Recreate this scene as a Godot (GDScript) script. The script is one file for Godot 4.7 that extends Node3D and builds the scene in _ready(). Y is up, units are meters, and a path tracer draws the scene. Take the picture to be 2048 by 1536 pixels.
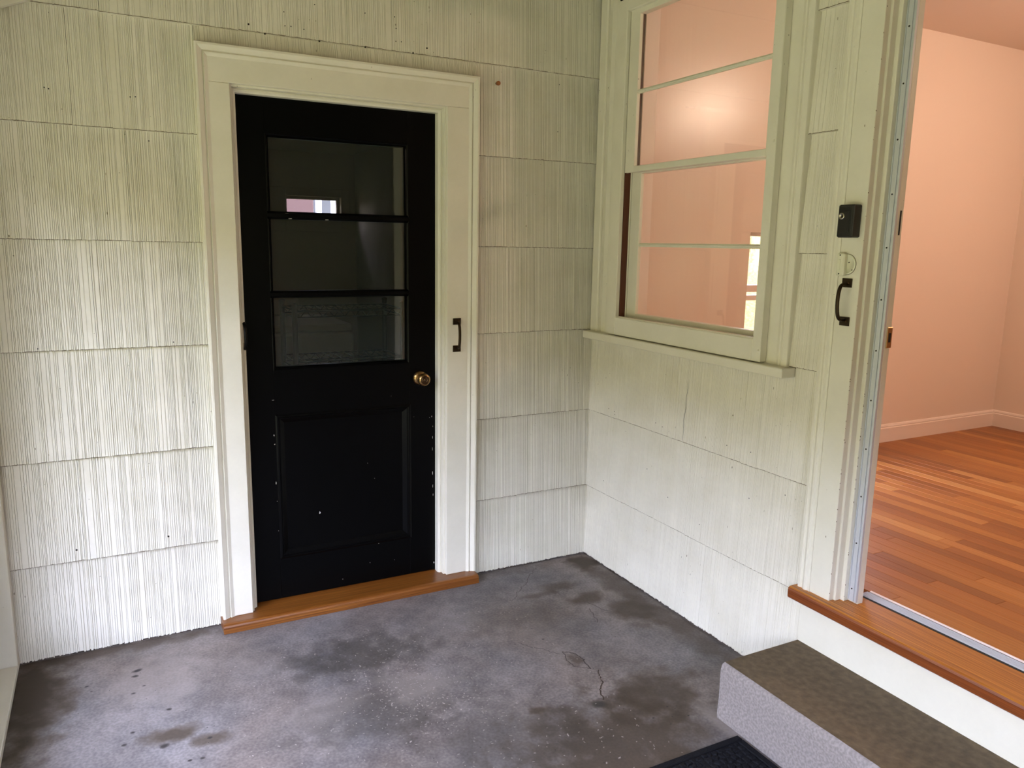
extends Node3D
# An enclosed porch: a black half-glazed door in the back wall, a sash window and an open doorway in the right wall.
# x runs to the right, y up, z towards the camera. Back wall: plane z = 0. Right wall: plane x = 0. Porch floor: y = 0.

const COURSES := [0.0, 0.350, 0.721, 1.102, 1.471, 1.842, 2.204, 2.580, 2.960, 3.30]
const ROOM_FLOOR := 0.385
const ROOM_TOP := 2.655
const SILL_TOP := 0.385

var M := {}
var taken := {}
var rng := RandomNumberGenerator.new()
var F_BACK := Transform3D(Basis.IDENTITY, Vector3.ZERO)
var F_RIGHT := Transform3D(Basis(Vector3(0, 0, 1), Vector3(0, 1, 0), Vector3(-1, 0, 0)), Vector3.ZERO)


func _ready():
	rng.seed = 4711
	setup_view()
	make_materials()
	make_shell()
	make_shingles()
	make_back_door()
	make_window()
	make_doorway()
	make_step_and_mat()
	make_fittings()
	make_pink_room()
	make_laundry()
	make_left_side()
	make_outdoors()


# ---------------------------------------------------------------- camera, sky, sun

func setup_view():
	var cam := Camera3D.new()
	cam.name = "camera"
	cam.fov = 52.7965
	cam.near = 0.05
	cam.far = 200.0
	cam.transform = Transform3D(Basis(Vector3(0.88589, 0.01766, 0.46357), Vector3(0.06715, 0.98383, -0.16582), Vector3(-0.45901, 0.17803, 0.87041)).orthonormalized(), Vector3(-1.99583, 1.48538, 3.0))
	add_child(cam)
	cam.current = true
	var env := Environment.new()
	env.background_mode = Environment.BG_SKY
	var sm := ProceduralSkyMaterial.new()
	sm.sky_top_color = Color(0.81, 0.85, 0.985)
	sm.sky_horizon_color = Color(0.97, 0.98, 1.0)
	sm.ground_horizon_color = Color(0.35, 0.38, 0.30)
	sm.ground_bottom_color = Color(0.20, 0.22, 0.15)
	sm.sun_angle_max = 3.0
	sm.sky_energy_multiplier = 5.0
	var sky := Sky.new()
	sky.sky_material = sm
	env.sky = sky
	env.tonemap_mode = Environment.TONE_MAPPER_LINEAR
	env.tonemap_exposure = 0.62
	env.ambient_light_source = Environment.AMBIENT_SOURCE_SKY
	env.reflected_light_source = Environment.REFLECTION_SOURCE_SKY
	env.sdfgi_enabled = true
	env.ssao_enabled = true
	env.ssil_enabled = true
	var we := WorldEnvironment.new()
	we.name = "world_environment"
	we.environment = env
	add_child(we)
	var sun := DirectionalLight3D.new()
	sun.name = "sun"
	sun.light_color = Color(1.0, 0.95, 0.85)
	sun.light_energy = 5.5
	sun.light_angular_distance = 0.6
	sun.shadow_enabled = true
	sun.basis = Basis.looking_at(-Vector3(0.70, 1.0, 0.16).normalized(), Vector3.UP)
	add_child(sun)


# ---------------------------------------------------------------- naming and building

func numbered(called: String) -> String:
	if not taken.has(called):
		taken[called] = 0
		return called
	taken[called] += 1
	return "%s_%03d" % [called, taken[called]]


func tag(o: Node3D, label: String, category: String, group := "", kind := "") -> void:
	o.set_meta("label", label)
	o.set_meta("category", category)
	if group != "":
		o.set_meta("group", group)
	if kind != "":
		o.set_meta("kind", kind)


func thing(called: String, label: String, category: String, at: Vector3, kind := "", group := "") -> Node3D:
	var o := Node3D.new()
	o.name = numbered(called)
	add_child(o)
	o.position = at
	tag(o, label, category, group, kind)
	return o


func S() -> SurfaceTool:
	var st := SurfaceTool.new()
	st.begin(Mesh.PRIMITIVE_TRIANGLES)
	st.set_smooth_group(-1)
	return st


func base_of(n: Node) -> Vector3:
	var p := Vector3.ZERO
	while n != self and n is Node3D:
		p += n.position
		n = n.get_parent()
	return p


# Commits a shape given in scene coordinates as one named mesh; a part is shifted back by the place of its thing.
func obj(called: String, st: SurfaceTool, mat: Material, parent: Node3D = null, part_label := "") -> MeshInstance3D:
	var o := MeshInstance3D.new()
	st.generate_normals()
	o.mesh = st.commit()
	o.material_override = mat
	if parent == null:
		o.name = numbered(called)
		add_child(o)
	else:
		o.name = called
		parent.add_child(o, true)
		o.position = -base_of(parent)
	if part_label != "":
		o.set_meta("label", part_label)
	return o


func struct(called: String, st: SurfaceTool, mat: Material, label: String, category: String) -> MeshInstance3D:
	var o := obj(called, st, mat)
	tag(o, label, category, "", "structure")
	return o


# ---------------------------------------------------------------- shapes

func tri(st: SurfaceTool, a: Vector3, b: Vector3, c: Vector3, out: Vector3) -> void:
	if (b - a).cross(c - a).dot(out) > 0.0:
		var k := b
		b = c
		c = k
	st.add_vertex(a)
	st.add_vertex(b)
	st.add_vertex(c)


func quad(st: SurfaceTool, a: Vector3, b: Vector3, c: Vector3, d: Vector3, out: Vector3) -> void:
	tri(st, a, b, c, out)
	tri(st, a, c, d, out)


func box(st: SurfaceTool, lo: Vector3, hi: Vector3, e := 0.0, turn := Transform3D.IDENTITY) -> void:
	var c := (lo + hi) * 0.5
	var h := (hi - lo) * 0.5
	e = minf(e, minf(h.x, minf(h.y, h.z)) * 0.9)
	for ax in 3:
		var b := (ax + 1) % 3
		var d := (ax + 2) % 3
		for s in [-1.0, 1.0]:
			var q: Array[Vector3] = []
			for k in [[-1, -1], [1, -1], [1, 1], [-1, 1]]:
				var v := Vector3.ZERO
				v[ax] = s * h[ax]
				v[b] = k[0] * (h[b] - e)
				v[d] = k[1] * (h[d] - e)
				q.append(turn * (c + v))
			var out := Vector3.ZERO
			out[ax] = s
			quad(st, q[0], q[1], q[2], q[3], turn.basis * out)
	if e <= 0.0:
		return
	for ax in 3:
		var b := (ax + 1) % 3
		var d := (ax + 2) % 3
		for sb in [-1.0, 1.0]:
			for sd in [-1.0, 1.0]:
				var q: Array[Vector3] = []
				for k in [[-1, 0], [1, 0], [1, 1], [-1, 1]]:
					var v := Vector3.ZERO
					v[ax] = k[0] * (h[ax] - e)
					v[b] = sb * (h[b] - (e if k[1] == 1 else 0.0))
					v[d] = sd * (h[d] - (0.0 if k[1] == 1 else e))
					q.append(turn * (c + v))
				var out := Vector3.ZERO
				out[b] = sb
				out[d] = sd
				quad(st, q[0], q[1], q[2], q[3], turn.basis * out)
	for sx in [-1.0, 1.0]:
		for sy in [-1.0, 1.0]:
			for sz in [-1.0, 1.0]:
				var s := Vector3(sx, sy, sz)
				tri(st, turn * (c + s * (h - Vector3(0, e, e))), turn * (c + s * (h - Vector3(e, 0, e))), turn * (c + s * (h - Vector3(e, e, 0))), turn.basis * s)


# A box on a wall: u along the wall, v up, n out of it.
func wbox(st: SurfaceTool, f: Transform3D, lo: Vector3, hi: Vector3, e := 0.0) -> void:
	box(st, lo, hi, e, f)


func tube(st: SurfaceTool, pts: PackedVector3Array, r: float, r2 := -1.0, n := 10, side := Vector3.UP, caps := true) -> void:
	# r: half width along side; r2: half width across it
	if r2 < 0.0:
		r2 = r
	var rings: Array = []
	for i in pts.size():
		var t := (pts[mini(i + 1, pts.size() - 1)] - pts[maxi(i - 1, 0)]).normalized()
		var a := side - t * side.dot(t)
		if a.length() < 0.05:
			a = Vector3.RIGHT - t * t.x
		a = a.normalized()
		var b := t.cross(a)
		var ring := PackedVector3Array()
		for k in n:
			var ph := TAU * k / n
			ring.append(pts[i] + a * cos(ph) * r + b * sin(ph) * r2)
		rings.append(ring)
	st.set_smooth_group(1)
	for i in rings.size() - 1:
		for k in n:
			var k2 := (k + 1) % n
			var mid: Vector3 = (rings[i][k] + rings[i + 1][k2]) * 0.5
			quad(st, rings[i][k], rings[i][k2], rings[i + 1][k2], rings[i + 1][k], mid - (pts[i] + pts[i + 1]) * 0.5)
	st.set_smooth_group(-1)
	if caps:
		for i in [0, rings.size() - 1]:
			var out: Vector3 = pts[0] - pts[1] if i == 0 else pts[i] - pts[i - 1]
			for k in range(1, n - 1):
				tri(st, rings[i][0], rings[i][k], rings[i][k + 1], out)


func lathe(st: SurfaceTool, prof: Array, at: Transform3D, n := 32, smooth := true) -> void:
	# prof: [radius, height along the axis y of «at»]
	if smooth:
		st.set_smooth_group(1)
	for i in prof.size() - 1:
		var r0: float = prof[i][0]
		var h0: float = prof[i][1]
		var r1: float = prof[i + 1][0]
		var h1: float = prof[i + 1][1]
		for k in n:
			var a := TAU * k / n
			var b := TAU * (k + 1) / n
			var va := Vector3(cos(a), 0, sin(a))
			var vb := Vector3(cos(b), 0, sin(b))
			var p := [va * r0 + Vector3(0, h0, 0), vb * r0 + Vector3(0, h0, 0), vb * r1 + Vector3(0, h1, 0), va * r1 + Vector3(0, h1, 0)]
			var out := (va + vb).normalized() * (h1 - h0) + Vector3(0, r0 - r1, 0)
			if out.length() < 1e-9:
				continue
			quad(st, at * p[0], at * p[1], at * p[2], at * p[3], at.basis * out)
	st.set_smooth_group(-1)


# A moulding with the section prof ([inwards, out of the wall] ...) along one side of a frame, mitred at its ends.
# side: "l", "r", "t", "b"; corners: which ends are mitred.
func mould(st: SurfaceTool, f: Transform3D, r: Rect2, side: String, prof: Array, mitre_a := true, mitre_b := true, smooth := false) -> void:
	var u0 := r.position.x
	var v0 := r.position.y
	var u1 := r.end.x
	var v1 := r.end.y
	var out := {"l": Vector3(1, 0, 0), "r": Vector3(-1, 0, 0), "t": Vector3(0, -1, 0), "b": Vector3(0, 1, 0)}
	var inw: Vector3 = out[side]
	if smooth:
		st.set_smooth_group(1)
	for i in prof.size() - 1:
		var p: Array[Vector3] = []
		for k in [i, i + 1]:
			var t: float = prof[k][0]
			var n: float = prof[k][1]
			var ta := t if mitre_a else 0.0
			var tb := t if mitre_b else 0.0
			match side:
				"l":
					p.append(Vector3(u0 + t, v0 + ta, n)); p.append(Vector3(u0 + t, v1 - tb, n))
				"r":
					p.append(Vector3(u1 - t, v0 + ta, n)); p.append(Vector3(u1 - t, v1 - tb, n))
				"t":
					p.append(Vector3(u0 + ta, v1 - t, n)); p.append(Vector3(u1 - tb, v1 - t, n))
				"b":
					p.append(Vector3(u0 + ta, v0 + t, n)); p.append(Vector3(u1 - tb, v0 + t, n))
		var dt: float = prof[i + 1][0] - prof[i][0]
		var dn: float = prof[i + 1][1] - prof[i][1]
		var o := Vector3(0, 0, 1) * dt - inw * dn
		quad(st, f * p[0], f * p[1], f * p[3], f * p[2], f.basis * o)
	st.set_smooth_group(-1)


# ---------------------------------------------------------------- materials

func noise(seed_: int, freq: float, oct := 4, kind := FastNoiseLite.TYPE_SIMPLEX_SMOOTH) -> FastNoiseLite:
	var n := FastNoiseLite.new()
	n.seed = seed_
	n.frequency = freq
	n.noise_type = kind
	n.fractal_octaves = oct
	n.fractal_type = FastNoiseLite.FRACTAL_FBM if oct > 1 else FastNoiseLite.FRACTAL_NONE
	return n


func tex(im: Image) -> ImageTexture:
	return ImageTexture.create_from_image(im)


func mat(c: Color, rough: float, spec := 0.5, metal := 0.0) -> StandardMaterial3D:
	var m := StandardMaterial3D.new()
	m.albedo_color = c
	m.roughness = rough
	m.metallic_specular = spec
	m.metallic = metal
	return m


func world_tri(m: StandardMaterial3D, scale_: Vector3) -> void:
	m.uv1_triplanar = true
	m.uv1_world_triplanar = true
	m.uv1_scale = scale_
	m.uv1_triplanar_sharpness = 6.0


func bumpy(m: StandardMaterial3D, im: Image, scale_cm: float) -> void:
	m.heightmap_enabled = true
	m.heightmap_texture = tex(im)
	m.heightmap_scale = scale_cm


# Old paint: an even coat with small dark chips, nail holes and smudges.
func paint_image(seed_: int, chips: int, smudge: float) -> Image:
	var w := 1024
	var big := noise(seed_, 0.006, 3).get_seamless_image(w, w).get_data()
	var fine := noise(seed_ + 1, 0.05, 3).get_seamless_image(w, w).get_data()
	var d := PackedByteArray()
	d.resize(w * w * 3)
	for i in w * w:
		var a := (big[i] - 128) / 128.0
		var b := (fine[i] - 128) / 128.0
		var v := 246.0 + a * smudge * 8.0 + b * 3.0 * smudge
		d[i * 3] = clampi(int(v), 0, 255)
		d[i * 3 + 1] = clampi(int(v - maxf(0.0, -a) * smudge * 1.0), 0, 255)
		d[i * 3 + 2] = clampi(int(v - maxf(0.0, -a) * smudge * 5.0), 0, 255)
	var im := Image.create_from_data(w, w, false, Image.FORMAT_RGB8, d)
	var r := RandomNumberGenerator.new()
	r.seed = seed_
	var centres: Array[Vector2i] = []
	for k in 9:
		centres.append(Vector2i(r.randi_range(40, w - 40), r.randi_range(40, w - 40)))
	for k in chips:
		var p := Vector2i(r.randi_range(2, w - 8), r.randi_range(2, w - 12))
		if k % 3 == 0:
			var cc := centres[r.randi_range(0, 8)]
			p = Vector2i(clampi(cc.x + int(r.randfn(0, 26)), 2, w - 8), clampi(cc.y + int(r.randfn(0, 22)), 2, w - 12))
		var dark := r.randf_range(0.22, 0.7)
		var col := Color(0.80 * dark + 0.1, 0.76 * dark + 0.09, 0.66 * dark + 0.06)
		var hgt := 1 if r.randf() < 0.6 else r.randi_range(2, 5)
		im.fill_rect(Rect2i(p.x, p.y, 1 if r.randf() < 0.75 else 2, hgt), col)
	return im


func blotch(im: Image, c: Vector2, rad: Vector2, col: Color, strength: float, n: FastNoiseLite) -> void:
	var w := im.get_width()
	var h := im.get_height()
	for y in range(maxi(0, int(c.y - rad.y * 1.3)), mini(h, int(c.y + rad.y * 1.3))):
		for x in range(maxi(0, int(c.x - rad.x * 1.3)), mini(w, int(c.x + rad.x * 1.3))):
			var q := Vector2((x - c.x) / rad.x, (y - c.y) / rad.y).length()
			q += n.get_noise_2d(x, y) * 0.55
			var k := clampf((1.0 - q) * 1.6, 0.0, 1.0) * minf(strength * 1.25, 0.95)
			if k > 0.004:
				im.set_pixel(x, y, im.get_pixel(x, y).lerp(col, k))


# The porch slab: a picture of 2.4 m by 2.4 m. Trowelled grey cement with old stains, drips, flecks of paint and some painted light and shade.
func concrete_image() -> Image:
	var w := 1024
	var a := noise(21, 0.007, 5).get_image(w, w).get_data()
	var b := noise(22, 0.03, 4).get_image(w, w).get_data()
	var c := noise(23, 0.18, 3).get_image(w, w).get_data()
	var t := noise(24, 0.004, 3).get_image(w, w).get_data()
	var d := PackedByteArray()
	d.resize(w * w * 3)
	for i in w * w:
		var v := 150.0 + (a[i] - 128) * 0.16 + (b[i] - 128) * 0.12 + (c[i] - 128) * 0.18
		var warm := (t[i] - 128) * 0.035
		d[i * 3] = clampi(int(v + warm + 1.0), 0, 255)
		d[i * 3 + 1] = clampi(int(v - 3.0), 0, 255)
		d[i * 3 + 2] = clampi(int(v - warm - 2.0), 0, 255)
	var im := Image.create_from_data(w, w, false, Image.FORMAT_RGB8, d)
	var n := noise(25, 0.02, 4)
	var px := 1024.0 / 2.4
	var brown := Color(0.30, 0.25, 0.19)
	var grey := Color(0.29, 0.28, 0.26)
	for s in [[-1.26, 0.45, 0.30, 0.16, grey, 0.45], [-1.29, 0.80, 0.34, 0.20, grey, 0.35], [-0.69, 1.30, 0.42, 0.30, brown, 0.55], [-2.29, 0.25, 0.13, 0.40, brown, 0.75], [-2.05, 0.02, 0.5, 0.06, brown, 0.45], [-0.9, 0.03, 0.9, 0.05, brown, 0.3], [-0.06, 0.6, 0.08, 0.9, brown, 0.4], [-0.07, 0.10, 0.10, 0.09, brown, 0.75], [-0.13, 0.60, 0.12, 0.14, brown, 0.55], [-0.24, 0.42, 0.10, 0.06, brown, 0.5], [-0.45, 1.12, 0.22, 0.2, brown, 0.5], [-0.604, 0.45, 0.3, 0.2, brown, 0.18], [-1.91, 0.65, 0.09, 0.06, brown, 0.6], [-1.80, 0.72, 0.07, 0.04, brown, 0.5], [-1.0, 1.13, 0.35, 0.25, grey, 0.25], [-0.65, 1.09, 0.03, 0.025, grey, 0.85], [-0.84, 1.03, 0.04, 0.02, brown, 0.5], [-0.3, 0.27, 0.12, 0.05, brown, 0.35], [-0.42, 0.3, 0.10, 0.03, brown, 0.35]]:  # the brown patch along the left sill is dirt plus painted shade
		blotch(im, Vector2((s[0] + 2.4) * px, s[1] * px), Vector2(s[2] * px, s[3] * px), s[4], s[5], n)
	var pale := Color(0.74, 0.72, 0.71)
	for s in [[-1.93, 0.30, 0.20, 0.24, 0.4], [-1.14, 0.72, 0.16, 0.14, 0.45], [-0.86, 0.36, 0.18, 0.10, 0.2], [-1.47, 0.72, 0.2, 0.12, 0.3], [-0.62, 0.66, 0.16, 0.16, 0.2], [-0.35, 1.36, 0.05, 0.16, 0.5], [-1.62, 0.35, 0.12, 0.1, 0.25]]:  # first patch: pool of daylight at back left, painted into the slab
		blotch(im, Vector2((s[0] + 2.4) * px, s[1] * px), Vector2(s[2] * px, s[3] * px), pale, s[4], n)
	im.resize(2048, 2048, Image.INTERPOLATE_CUBIC)
	px *= 2.0
	var drop := Color(0.20, 0.18, 0.17)
	for s in [[-2.035, 0.642, 9], [-2.01, 0.588, 8], [-1.834, 0.807, 10], [-1.867, 0.801, 7], [-1.902, 0.506, 9], [-1.982, 0.215, 14], [-2.137, 0.249, 6], [-2.124, 0.288, 6], [-2.234, 0.276, 5], [-1.803, 0.717, 9], [-1.966, 0.326, 7], [-0.599, 0.64, 6], [-0.712, 0.627, 5], [-1.854, 0.536, 4], [-1.93, 0.70, 16], [-1.99, 0.25, 12], [-2.0, 0.36, 8], [-0.45, 1.20, 5], [-0.50, 1.28, 5], [-0.47, 1.25, 4], [-0.53, 1.23, 4], [-0.42, 1.27, 4]]:
		blotch(im, Vector2((s[0] + 2.4) * px, s[1] * px), Vector2(s[2], s[2] * 0.7), drop, 0.85, n)
	var leaf := [Vector2(-0.576, 0.749), Vector2(-0.546, 0.788), Vector2(-0.540, 0.829), Vector2(-0.554, 0.887), Vector2(-0.592, 0.861), Vector2(-0.598, 0.81), Vector2(-0.585, 0.775)]
	for k in leaf.size():
		line(im, leaf[k], leaf[(k + 1) % leaf.size()], px, Color(0.22, 0.18, 0.15), 3 if k < 3 else 2, n)
	blotch(im, Vector2(1.832 * px, 0.82 * px), Vector2(34, 46), Color(0.33, 0.28, 0.23), 0.5, n)
	line(im, Vector2(-0.527, 0.918), Vector2(-0.62, 1.077), px, Color(0.28, 0.22, 0.16), 3, n)
	line(im, Vector2(-0.70, 0.62), Vector2(-0.60, 0.76), px, Color(0.33, 0.31, 0.29), 2, n)
	line(im, Vector2(-0.30, 0.50), Vector2(-0.33, 0.62), px, Color(0.30, 0.27, 0.24), 2, n)
	line(im, Vector2(-0.28, 0.45), Vector2(-0.24, 0.55), px, Color(0.30, 0.27, 0.24), 2, n)
	line(im, Vector2(-0.55, 0.30), Vector2(-0.30, 0.05), px, Color(0.34, 0.31, 0.28), 2, n)
	var r := RandomNumberGenerator.new()
	r.seed = 99
	for k in 1500:
		var p := Vector2(r.randf_range(-1.75, -0.55), r.randf_range(0.25, 1.75))
		if k % 3 == 0:
			p = Vector2(r.randfn(-1.16, 0.12), r.randfn(0.74, 0.13))
		var ang := r.randf_range(0, PI)
		var len_ := r.randf_range(0.001, 0.006) * (1.6 if k % 11 == 0 else 1.0)
		var g := r.randf_range(0.62, 0.86)
		line(im, p, p + Vector2(cos(ang), sin(ang)) * len_, px, Color(g, g * 0.98, g * 0.97), 3 if k % 7 == 0 else 2, null)
	for k in 500:
		var p := Vector2(r.randf_range(-2.3, -0.1), r.randf_range(0.05, 1.6))
		var q := Vector2i(int((p.x + 2.4) * px), int(p.y * px))
		var g := r.randf_range(0.2, 0.34)
		im.fill_rect(Rect2i(q.x, q.y, r.randi_range(1, 3), r.randi_range(1, 3)), Color(g, g * 0.95, g * 0.9))
	return im


func line(im: Image, a: Vector2, b: Vector2, px: float, col: Color, wide: int, n: FastNoiseLite) -> void:
	var p := Vector2((a.x + 2.4) * px, a.y * px)
	var q := Vector2((b.x + 2.4) * px, b.y * px)
	var steps := maxi(1, int(p.distance_to(q)))
	for k in steps + 1:
		var s := p.lerp(q, float(k) / steps)
		if n != null:
			s += Vector2(n.get_noise_2d(s.x, s.y), n.get_noise_2d(s.y + 300, s.x)) * 10.0
		im.fill_rect(Rect2i(int(s.x), int(s.y), wide, wide), col)


# Streaks along the picture's v axis, as wood grain.
func grain_image(seed_: int, stretch: float, ring: float, dark: Color, light: Color) -> Image:
	var w := 512
	var n1 := noise(seed_, 0.05, 4)
	var n2 := noise(seed_ + 5, 0.25, 2)
	var n3 := noise(seed_ + 9, 0.012, 2)
	var im := Image.create(w, w, false, Image.FORMAT_RGB8)
	for y in w:
		for x in w:
			# blended to itself across the seam so that it repeats
			var k := float(y) / w
			var g0 := n1.get_noise_2d(x, y * stretch) * 0.6 + n2.get_noise_2d(x, y * stretch * 1.6) * 0.5 + sin((x * ring + n3.get_noise_2d(x, y * stretch * 2.0) * 40.0)) * 0.35
			var yy := y - w
			var g1 := n1.get_noise_2d(x, yy * stretch) * 0.6 + n2.get_noise_2d(x, yy * stretch * 1.6) * 0.5 + sin((x * ring + n3.get_noise_2d(x, yy * stretch * 2.0) * 40.0)) * 0.35
			var g := lerpf(g0, g1, k)
			im.set_pixel(x, y, dark.lerp(light, clampf(0.5 + g * 0.55, 0.0, 1.0)))
	return im


func grey_image(seed_: int, freq: float, oct: int, lo: float, hi: float) -> Image:
	var im := noise(seed_, freq, oct).get_seamless_image(512, 512)
	var d := im.get_data()
	for i in d.size():
		d[i] = clampi(int(lerpf(lo, hi, d[i] / 255.0) * 255.0), 0, 255)
	return Image.create_from_data(512, 512, false, Image.FORMAT_L8, d)


func make_materials():
	var brush := noise(3, 0.03, 4).get_seamless_image(512, 512)
	var coarse := noise(5, 0.06, 5).get_seamless_image(512, 512)
	# painted shakes
	var m := mat(Color(0.895, 0.875, 0.815), 0.55, 0.45)
	m.albedo_texture = tex(paint_image(7, 170, 1.0))
	world_tri(m, Vector3(0.62, 0.62, 0.62))
	M.shake = m
	# painted woodwork
	m = mat(Color(0.90, 0.88, 0.815), 0.42, 0.5)
	m.albedo_texture = tex(paint_image(31, 30, 0.5))
	world_tri(m, Vector3(0.8, 0.8, 0.8))
	bumpy(m, brush, 0.03)
	M.trim = m
	M.worn = mat(Color(0.42, 0.37, 0.29), 0.85, 0.3)  # butt edges: dirt together with the course shadow line, put into the colour
	M.gap = mat(Color(0.10, 0.08, 0.06), 0.9, 0.2)
	M.porch_wall = mat(Color(0.40, 0.32, 0.25), 0.6)  # unseen front wall, kept dark to weaken its reflection in the door panes
	M.porch_ceiling = mat(Color(0.62, 0.58, 0.50), 0.6)
	# black door
	m = mat(Color(0.016, 0.016, 0.018), 0.34, 0.22)
	bumpy(m, brush, 0.02)
	M.black = m
	M.black_pull = mat(Color(0.035, 0.032, 0.03), 0.4, 0.3)
	M.dust = mat(Color(0.42, 0.40, 0.37), 0.9)
	M.chip = mat(Color(0.75, 0.74, 0.72), 0.6)
	# glass
	m = mat(Color(0.9, 1.0, 0.97, 0.012), 0.02)
	m.transparency = BaseMaterial3D.TRANSPARENCY_ALPHA
	M.glass = m
	# concrete
	m = mat(Color(0.70, 0.665, 0.63), 0.6, 0.45)
	m.albedo_texture = tex(concrete_image())
	bumpy(m, coarse, 0.06)
	M.slab = m
	m = mat(Color(0.40, 0.34, 0.25), 0.75, 0.4)
	m.albedo_texture = tex(grey_image(41, 0.035, 6, 0.74, 1.04))
	world_tri(m, Vector3(1.6, 1.6, 1.6))
	bumpy(m, coarse, 0.10)
	M.step_top = m
	m = mat(Color(0.56, 0.525, 0.505), 0.85, 0.3)
	m.albedo_texture = tex(grey_image(43, 0.08, 5, 0.80, 1.05))
	world_tri(m, Vector3(2.2, 2.2, 2.2))
	bumpy(m, coarse, 0.045)
	M.step_face = m
	# wood
	var oak := tex(grain_image(51, 0.03, 0.22, Color(0.50, 0.30, 0.15), Color(0.98, 0.80, 0.55)))
	m = mat(Color(0.60, 0.48, 0.30), 0.34, 0.5)
	m.albedo_texture = oak
	world_tri(m, Vector3(0.55, 3.2, 0.55))
	M.oak_x = m  # grain along x: the picture's v axis is not used that way, so a turned copy is made
	var turned: Image = oak.get_image().duplicate()
	turned.rotate_90(CLOCKWISE)
	var oak_t := tex(turned)
	m.albedo_texture = oak_t
	m.uv1_scale = Vector3(0.8, 5.0, 5.0)
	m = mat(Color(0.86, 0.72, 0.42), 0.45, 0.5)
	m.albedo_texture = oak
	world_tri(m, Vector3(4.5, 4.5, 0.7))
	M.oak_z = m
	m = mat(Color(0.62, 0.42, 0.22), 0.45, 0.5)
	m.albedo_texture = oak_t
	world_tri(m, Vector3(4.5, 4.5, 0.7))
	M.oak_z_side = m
	var fir := tex(grain_image(61, 0.02, 0.12, Color(0.72, 0.62, 0.52), Color(1.0, 1.0, 1.0)))
	M.planks = []
	for c in [Color(0.74, 0.50, 0.24), Color(0.69, 0.45, 0.20), Color(0.78, 0.54, 0.28), Color(0.61, 0.38, 0.17), Color(0.83, 0.61, 0.34), Color(0.72, 0.47, 0.22), Color(0.66, 0.42, 0.20)]:
		m = mat(c, 0.38, 0.5)
		m.albedo_texture = fir
		world_tri(m, Vector3(7.0, 7.0, 0.8))
		M.planks.append(m)
	M.stop_wood = mat(Color(0.33, 0.15, 0.06), 0.6)
	# the warm room
	m = mat(Color(0.925, 0.855, 0.80), 0.25, 0.5)
	bumpy(m, noise(71, 0.09, 3).get_seamless_image(512, 512), 0.018)
	world_tri(m, Vector3(4, 4, 4))
	M.room_wall = m
	M.room_ceiling = mat(Color(0.92, 0.85, 0.80), 0.8)
	M.room_trim = mat(Color(0.95, 0.89, 0.85), 0.4)
	# metal and plastic
	M.bronze = mat(Color(0.20, 0.15, 0.09), 0.42, 0.5, 0.75)
	M.brass = mat(Color(0.62, 0.50, 0.33), 0.28, 0.5, 1.0)
	M.brass_dark = mat(Color(0.30, 0.22, 0.14), 0.4, 0.5, 0.8)
	M.alu = mat(Color(0.78, 0.79, 0.81), 0.45, 0.5, 0.3)
	M.rubber = mat(Color(0.42, 0.35, 0.30), 0.7)
	M.lock_black = mat(Color(0.045, 0.04, 0.035), 0.38)
	M.lock_side = mat(Color(0.05, 0.022, 0.02), 0.3)
	M.steel = mat(Color(0.72, 0.70, 0.66), 0.25, 0.5, 1.0)
	M.screw = mat(Color(0.16, 0.13, 0.10), 0.5, 0.5, 0.5)
	M.bell = mat(Color(0.86, 0.85, 0.76), 0.4)
	M.bare = mat(Color(0.40, 0.33, 0.25), 0.8)
	M.hole = mat(Color(0.06, 0.05, 0.04), 0.8)
	M.peg = mat(Color(0.55, 0.32, 0.14), 0.6)
	m = mat(Color(0.035, 0.037, 0.055), 0.8, 0.3)
	bumpy(m, coarse, 0.1)
	world_tri(m, Vector3(6, 6, 6))
	M.mat_rubber = m
	# laundry room
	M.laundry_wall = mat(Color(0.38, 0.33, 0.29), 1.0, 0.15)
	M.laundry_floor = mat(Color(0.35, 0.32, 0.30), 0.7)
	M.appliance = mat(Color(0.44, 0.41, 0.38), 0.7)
	M.wire = mat(Color(0.02, 0.02, 0.022), 0.6, 0.2)
	# outdoors
	m = mat(Color(0.55, 0.54, 0.36), 0.9, 0.2)
	m.albedo_texture = tex(grey_image(81, 0.06, 5, 0.45, 1.2))
	world_tri(m, Vector3(0.7, 0.7, 0.7))
	M.lawn = m
	m = mat(Color(0.56, 0.53, 0.36), 0.8, 0.3)
	m.albedo_texture = tex(grey_image(83, 0.08, 5, 0.2, 1.3))
	world_tri(m, Vector3(0.8, 0.8, 0.8))
	M.hedge = m
	m = mat(Color(0.80, 0.70, 0.46), 0.8, 0.3)
	m.albedo_texture = tex(grey_image(85, 0.05, 5, 0.55, 1.15))
	world_tri(m, Vector3(1.2, 1.2, 1.2))
	M.pale_leaves = m
	M.brick = mat(Color(0.22, 0.12, 0.11), 0.8)
	M.grey_siding = mat(Color(0.25, 0.25, 0.26), 0.8)
	M.white_post = mat(Color(0.75, 0.75, 0.80), 0.5)
	M.roof = mat(Color(0.3, 0.29, 0.28), 0.9)


# ---------------------------------------------------------------- the shell of the porch

func rake(x: float) -> float:
	return 2.262 + 0.42 * (x + 2.154)


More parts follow.
